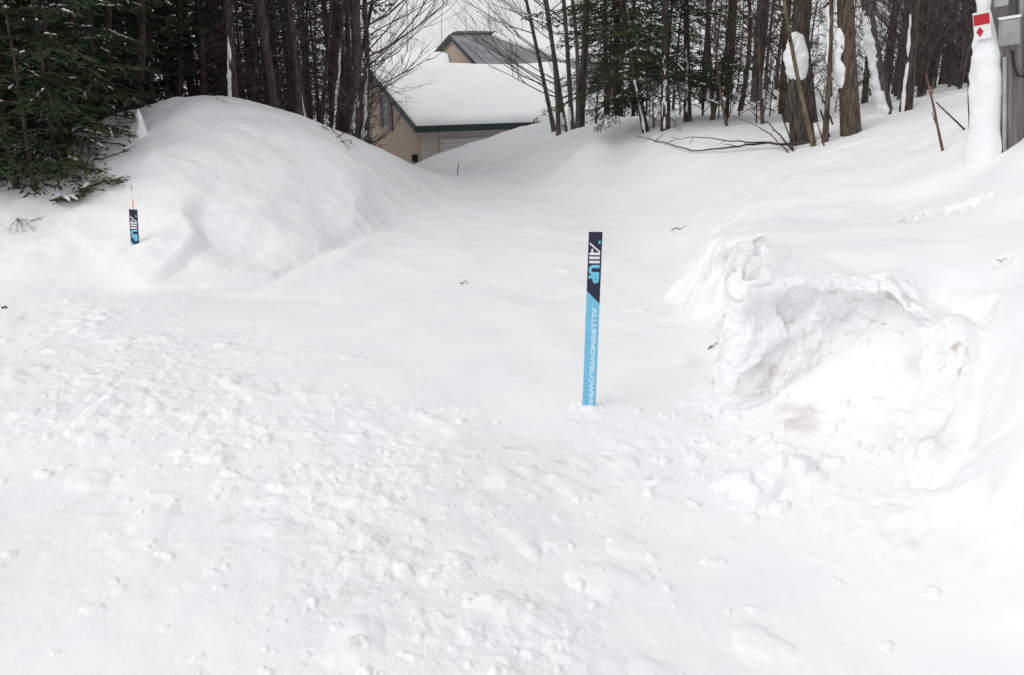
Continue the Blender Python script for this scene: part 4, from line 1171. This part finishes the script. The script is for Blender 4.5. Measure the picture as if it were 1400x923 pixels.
pr_bush = [proto('bare_shrub', bare(1.6 + .5*i, .014 + .003*i, (rnd.uniform(-.1, .1), 0), random.Random(700+i), 5, .08, 16, 2.0, None, 3, .8, 4, .7), dict(trunk=M['twig'], crown=M['twig' if i else 'twig_grey'])) for i in range(3)]
scatter(42, lambda: (rnd.uniform(285, 505), rnd.uniform(15.8, 24)), pr_bush, 'bare twiggy bush among the trunks between the mound peak and the house', 'shrub', 'twiggy bushes left of the house', .35)
scatter(58, lambda: (rnd.uniform(800, 1330), rnd.uniform(16, 25)), pr_bush, 'bare twiggy bush among the trunks of the right woods', 'shrub', 'twiggy bushes in the right woods', .4)
scatter(60, lambda: (rnd.uniform(-330, 330), rnd.uniform(15.5, 30)), pr_con + pr_dead, 'dark fir or spruce among the dense woods behind the left snow mound', 'tree', 'dense woods behind the left mound', .7)
scatter(30, lambda: (rnd.uniform(270, 500), rnd.uniform(18, 30)), pr_dead + pr_bare[:3], 'dark thin trunk in the woods between the mound peak and the house', 'tree', 'woods between the mound and the house', .6)
scatter(24, lambda: (rnd.uniform(-300, 500), rnd.uniform(30, 48)), pr_con, 'far dark evergreen at the back of the woods behind the left snow mound', 'tree', 'far evergreens behind the left mound', 1.2, 1, 1.4)
scatter(9, lambda: (rnd.uniform(-60, 75), rnd.uniform(11.3, 12.6)), pr_young, 'young bushy fir low in the dark edge of the woods along the left mound', 'tree', 'young firs along the left edge of the mound', .35)
scatter(26, lambda: ((lambda t, o: (-60 + 330*t, 11.9 + 4.6*t + o))(rnd.random(), rnd.uniform(.2, 2.2))), pr_young, 'young bushy fir low in the dark edge of the woods along the left mound', 'tree', 'young firs along the left edge of the mound', .5)
scatter(60, lambda: (rnd.uniform(1215, 1345), rnd.uniform(16.5, 32)), pr_thin, 'slender grey brown pole stem in the thicket behind the leaning reddish stick', 'tree', 'thicket behind the reddish stick', .3)
scatter(38, lambda: (rnd.uniform(1030, 1520), rnd.uniform(17.5, 42)), pr_bare + pr_dead[:1], 'thin brown trunk in the dense woods on the bank left of the utility pole', 'tree', 'dense woods left of the utility pole', .6)
scatter(15, lambda: (rnd.uniform(815, 1040), rnd.uniform(26, 48)), pr_con[1:3] + pr_bare[:3] + pr_dead[:2], 'thin dark trunk far back in the clearing behind the right conifers', 'tree', 'trees at the back of the clearing', .9)
scatter(16, lambda: (rnd.uniform(760, 1400), rnd.uniform(48, 75)), pr_con[:2] + pr_far, 'distant tree at the far edge of the woods on the right', 'tree', 'distant trees right of the houses', 1.5, 1, 1.4)
scatter(14, lambda: (rnd.uniform(430, 830), rnd.uniform(60, 92)), pr_far, 'haze-paled bare tree far behind the houses against the sky', 'tree', 'far bare trees behind the houses', 2.0, .9, 1.3)
for p_ in pr_bush + pr_young + pr_thin + pr_con + pr_dead + pr_bare + pr_far:
    for c_ in list(p_.children): bpy.data.objects.remove(c_)
    bpy.data.objects.remove(p_)

# ------------------------------------------------------------------ stump, sticks, twigs on the snow
sb = hit(1097, 196)
stump = tag(empty('tree_stump', sb), 'dark leaning broken stump with a tall white cap of snow on the right bank', 'stump')
ln = lean_of(sb, 1085, sb.y)
rr = random.Random(5)
px = lambda d: d/F_PX*(sb.y*cp + (CAMZ - sb.z)*sp)
pts = [Vector((ln[0]*z, ln[1]*z, z)) for z in (-.6, -.1, .1, px(45), px(85), px(95))]
mb = MB(); mb.tube(pts, [px(20), px(18), px(16), px(14.5), px(13), px(8)], 11)
mb.v = [(x + rr.uniform(-.012, .012), y + rr.uniform(-.012, .012), z + (rr.uniform(-.12, .05) if z > px(80) else 0)) for x, y, z in mb.v]
mb.build('trunk', M['bark_dark'], stump, True)
mb = MB()
zc = [px(80 + 63*i/30) for i in range(31)]
wc = np.interp(np.linspace(80, 143, 31), (80, 84, 90, 100, 115, 128, 138, 143), (3, 11, 13.5, 15, 14, 12, 8, 2))
mb.tube([Vector((ln[0]*z - px(2), ln[1]*z - .05, z)) for z in zc], [px(float(q)) for q in wc], 22)
mb.v = [(x*(1 + .22*float(fbm(np.array([x*5+y*4]), np.array([z*8]), 4, 3)[0])), y + .06*float(fbm(np.array([x*9]), np.array([z*9]), 3, 4)[0]), z) for x, y, z in mb.v]
mb.build('snow_cap', M['snow'], stump, True)

spb = hit(193, 186)
mb = MB()
k = 1/F_PX*(spb.y*cp + (CAMZ - spb.z)*sp)
mb.tube([Vector((0, 0, -.2)), Vector((0, 0, 4*k)), Vector((k, 0, 16*k)), Vector((0, 0, 26*k)), Vector((k, 0, 34*k))], [12*k, 8*k, 5*k, 4*k, 1*k], 10)
mb.v = [(x + .02*float(vnoise(np.array([x*12]), np.array([z*9]), 6)[0]), y, z) for x, y, z in mb.v]
o = mb.build('snow_spire', M['snow'], None, True); o.location = spb
tag(o, 'small pointed spire of snow over a buried stub on the left shoulder of the mound', 'snow spire')

def stick(name, label, cat, uv0, uv1, wpx, mat, dY=0.0, twigs=0, sink=.25, group=None):
    a = hit(*uv0)
    b = P(uv1[0], uv1[1], a.y + dY)
    o = empty(name, a) if False else None
    d = (b - a)
    L = d.length; d.normalize()
    rr = random.Random(int(uv0[0]))
    r = PXR(wpx, a)
    mb = MB()
    pts = bez(-d*sink, d, L + sink, (0, 0, 0), 6, rr, .035)
    mb.tube(pts, [r*(1-.07*i) for i in range(7)], 6)
    for i in range(twigs):
        q, bd = along(pts, rr.uniform(.35, .95))
        td = (bd + Vector((rr.uniform(-1, 1), rr.uniform(-.4, .4), rr.uniform(-.2, .8)))).normalized()
        mb.tube(bez(q - td*r*.3, td, rr.uniform(.1, .3), (0, 0, .2), 3, rr, .1), [r*.5, r*.4, r*.3, r*.2], 4)
    o = mb.build(name, mat, None, True); o.location = a
    tag(o, label, cat, group)
    return o
stick('stick', 'reddish brown bare stick leaning left out of the right bank', 'stick', (1289, 207), (1269, 100), 4.2, M['bark_red'], twigs=2)
stick('stick', 'dark purplish stick lying slanted beside the reddish leaning stick', 'stick', (1318, 178), (1277, 141), 3, M['twig'], .3)
stick('stake', 'thin upright dark stake left of the utility pole', 'stake', (1326, 176), (1327, 100), 2, M['bark_dark'])
stick('stick', 'short reddish stub at the foot of the tan stem', 'stick', (1127, 200), (1116, 168), 3, M['bark_red'])
stick('stick', 'dark slanting stick right of the tan stem', 'stick', (1134, 188), (1121, 150), 3.5, M['bark_dark'])
stick('stick', 'thin dark stick leaning left behind the slanting one', 'stick', (1138, 172), (1124, 118), 3, M['bark_dark'])
stick('stick', 'pale short stub in the driveway snow left of the far lip', 'twig', (626, 240), (628, 222), 1.6, M['twig'])

def branch(name, label, cat, paths, wpx, mat, lift=0.0, twig=0.3, nt=5, seed=1):
    """a branch lying on or just over the snow; paths are runs of points across the ground"""
    mb = MB(); rr = random.Random(seed)
    P0 = None
    for uv, w in paths:
        g_ = hits([(a, b) for a, b, *c in uv])
        pts = [p + Vector((0, 0, (c[0] if (c := q[2:]) else lift))) for p, q in zip(g_, uv)]
        if P0 is None: P0 = pts[0].copy()
        pts = [p - P0 for p in pts]
        # refine
        fine = []
        for a, b in zip(pts[:-1], pts[1:]):
            for i in range(4): fine.append(a.lerp(b, i/4) + Vector((rr.uniform(-.012, .012),)*3))
        fine.append(pts[-1])
        r = w/2/F_PX*P0.y
        mb.tube(fine, [max(r*.3, r*(1-.75*i/len(fine))) for i in range(len(fine))], 5)
        for i in range(nt):
            q, bd = along(fine, rr.uniform(.25, .98))
            td = (bd + Vector((rr.uniform(-1, 1), rr.uniform(-1, 1), rr.uniform(-.1, .7)))*.8).normalized()
            mb.tube(bez(q, td, twig*rr.uniform(.4, 1.1), (0, 0, -.1), 3, rr, .15), [r*.4, r*.3, r*.25, r*.15], 4)
    o = mb.build(name, mat, None, True); o.location = P0
    return tag(o, label, cat)
branch('fallen_branch', 'long thin fallen branches spreading left over the snow from the foot of the tan stem', 'branch',
       [([(1116, 198, .05), (1085, 205, .08), (1040, 206, .10), (1000, 210, .08), (945, 212, .05), (905, 200, .04), (870, 192, .05)], 4.0),
        ([(1085, 206, .06), (1030, 206, .12), (990, 205, .14), (950, 197, .12), (915, 200, .08)], 2.6),
        ([(1082, 208, .04), (1050, 188, .2), (1015, 165, .25)], 2.6), ([(1084, 208, .02), (1066, 180, .3), (1058, 172, .35)], 2.4), ([(1078, 210, 0), (1052, 200, .18), (1000, 176, .22)], 2.0)], 3, M['twig'], .06, .3, 4, 3)
branch('broken_twig', 'broken twig with brown leaf tips on the right slope of the mound', 'twig',
       [([(445, 174, .1), (458, 184, .04), (468, 196, .03), (478, 206, .02)], 1.2), ([(462, 190, .03), (474, 184, .05), (486, 186, .04)], 1.2), ([(466, 196, .02), (480, 196, .04), (482, 200, .03)], 1.2), ([(440, 178, .05), (450, 180, .02)], 1.0)], 2, M['twig'], .03, .25, 6, 4)
branch('broken_twig', 'dark twig lying across the very top of the mound', 'twig', [([(272, 131, .1), (290, 136, .05), (308, 142, .03)], 1.3), ([(285, 134, .05), (300, 134, .06)], .9)], 2, M['twig'], .04, .3, 3, 5)
branch('broken_twig', 'long dark twig bent flat on the left shoulder of the mound', 'twig', [([(128, 225, .05), (142, 224, .05), (160, 217, .05), (178, 212, .03)], 3), ([(118, 236, .02), (126, 226, .15), (128, 205, .4)], 2.2), ([(116, 236, .02), (110, 226, .15), (106, 212, .3)], 1.8)], 2, M['twig'], .04, .25, 4, 6)
branch('broken_twig', 'small dark crooked twig lying on the snow above the right ledge', 'twig', [([(918, 316, .02), (925, 313, .012), (930, 315, .02), (937, 309, .012)], 1.2)], 2, M['twig_grey'], .02, .08, 2, 7)
branch('broken_twig', 'tiny dark twig left of the ploughed snow block', 'twig', [([(969, 478, .01), (975, 475, .012), (981, 474, .02)], 1.5)], 2, M['twig_grey'], .02, .05, 2, 8)
branch('broken_twig', 'thin tan twig on the bank at the right edge below the footprints', 'twig', [([(1362, 359, .01), (1376, 361, .01)], 1.5)], 2, M['bark_tan'], .02, .04, 1, 9)
branch('broken_twig', 'bit of dark debris on the snow left of the marker board', 'twig', [([(630, 390, .01), (635, 387, .012), (640, 389, .01)], 1.7)], 2, M['twig_grey'], .02, .06, 2, 10)
branch('broken_twig', 'small dark speck of bark at the left edge below the mound', 'twig', [([(3, 423, .01), (11, 422, .01)], 3)], 2, M['twig'], .02, .04, 1, 11)
branch('dry_weed', 'dry weed stalks fanning out of the snow at the left edge', 'weed', [([(22, 306, .03), (18, 314, .06), (13, 322, .02)], 1.2), ([(24, 305, .03), (26, 314, .06), (25, 322, .02)], 1.2), ([(24, 305, .03), (36, 312, .07), (48, 318, .01)], 1.6), ([(24, 305, .03), (31, 314, .05), (34, 318, .01)], 1.2), ([(42, 305, .02), (58, 304, .02)], 1.4)], 1.5, M['twig_grey'], .03, .12, 3, 12)
for i, (uv, sd, lb) in enumerate([([(92, 276), (118, 268), (142, 258), (156, 256)], 1, 'green fir bough bent down onto the snow at the left, longest of the three'), ([(70, 285), (90, 280), (112, 276)], 2, 'short green fir bough lying on the snow, nearest the left edge'), ([(95, 236), (112, 246), (130, 258)], 3, 'snow dusted fir bough hanging above the longest bough at the left')]):
    rr = random.Random(sd)
    g_ = hits(uv); g_ = [p + Vector((0, 0, .07 if i < 2 else .18)) for p in g_]
    o = empty('fir_bough', g_[0]); tag(o, lb, 'bough')
    pts = [p - g_[0] for p in g_]
    mb = MB(); mb.tube(pts, [.010, .008, .006, .004][:len(pts)], 4); mb.build('stem', M['twig'], o)
    fo, sn = MB(), MB()
    for j in range(26):
        q, bd = along(pts, (j+.5)/26*.99)
        sd_ = bd.cross(Vector((0, 0, 1))).normalized()*(-1 if j % 2 else 1)
        td = (bd*.8 + sd_*rr.uniform(.4, 1) + Vector((0, 0, rr.uniform(-.3, .25)))).normalized()
        needles(fo, q, td, rr.uniform(.12, .28), rr, .03, .07, .008)
        if rr.random() < .14: sn.tube([q + Vector((0, 0, .02)), q + td*.1 + Vector((0, 0, .03)), q + td*.18], [.015, .025, .008], 5, False)
    fo.build('needles', M['needle_olive'], o); sn.build('bough_snow', M['snow'], o)
# green bough hanging over the snow in the right woods
gb = spot(870, 168, 16.3)
o = tag(empty('fir_bough', gb), 'low green bough hanging over the snow at the left of the right woods', 'bough')
rr = random.Random(8); fo, wd, sn = MB(), MB(), MB()
org = hit(887, 178) - gb + Vector((0, 0, .55))
for tip in ((-1.15, -.1, .30), (-1.0, -.5, .05), (-.7, -.3, .38), (-.85, .2, .45), (-1.05, -.3, .18)):
    tipv = Vector(tip) + org - Vector((0, 0, .5)); mid = org.lerp(tipv, .5) + Vector((0, 0, .12))
    pts = [org, mid, tipv]; wd.tube(pts, [.012, .008, .004], 4)
    for j in range(26):
        q, bd = along(pts, .1 + .89*(j+.5)/26)
        sd_ = bd.cross(Vector((0, 0, 1))).normalized()*(-1 if j % 2 else 1)
        td = (bd*.7 + sd_*rr.uniform(.4, 1) + Vector((0, 0, rr.uniform(-.4, .1)))).normalized()
        needles(fo, q, td, rr.uniform(.12, .32), rr, .035, .08, .011)
        if rr.random() < .15: sn.tube([q + Vector((0, 0, .02)), q + td*.1 + Vector((0, 0, .03)), q + td*.18], [.012, .02, .006], 5, False)
wd.build('stem', M['twig'], o); fo.build('needles', M['needle'], o); sn.build('bough_snow', M['snow'], o)
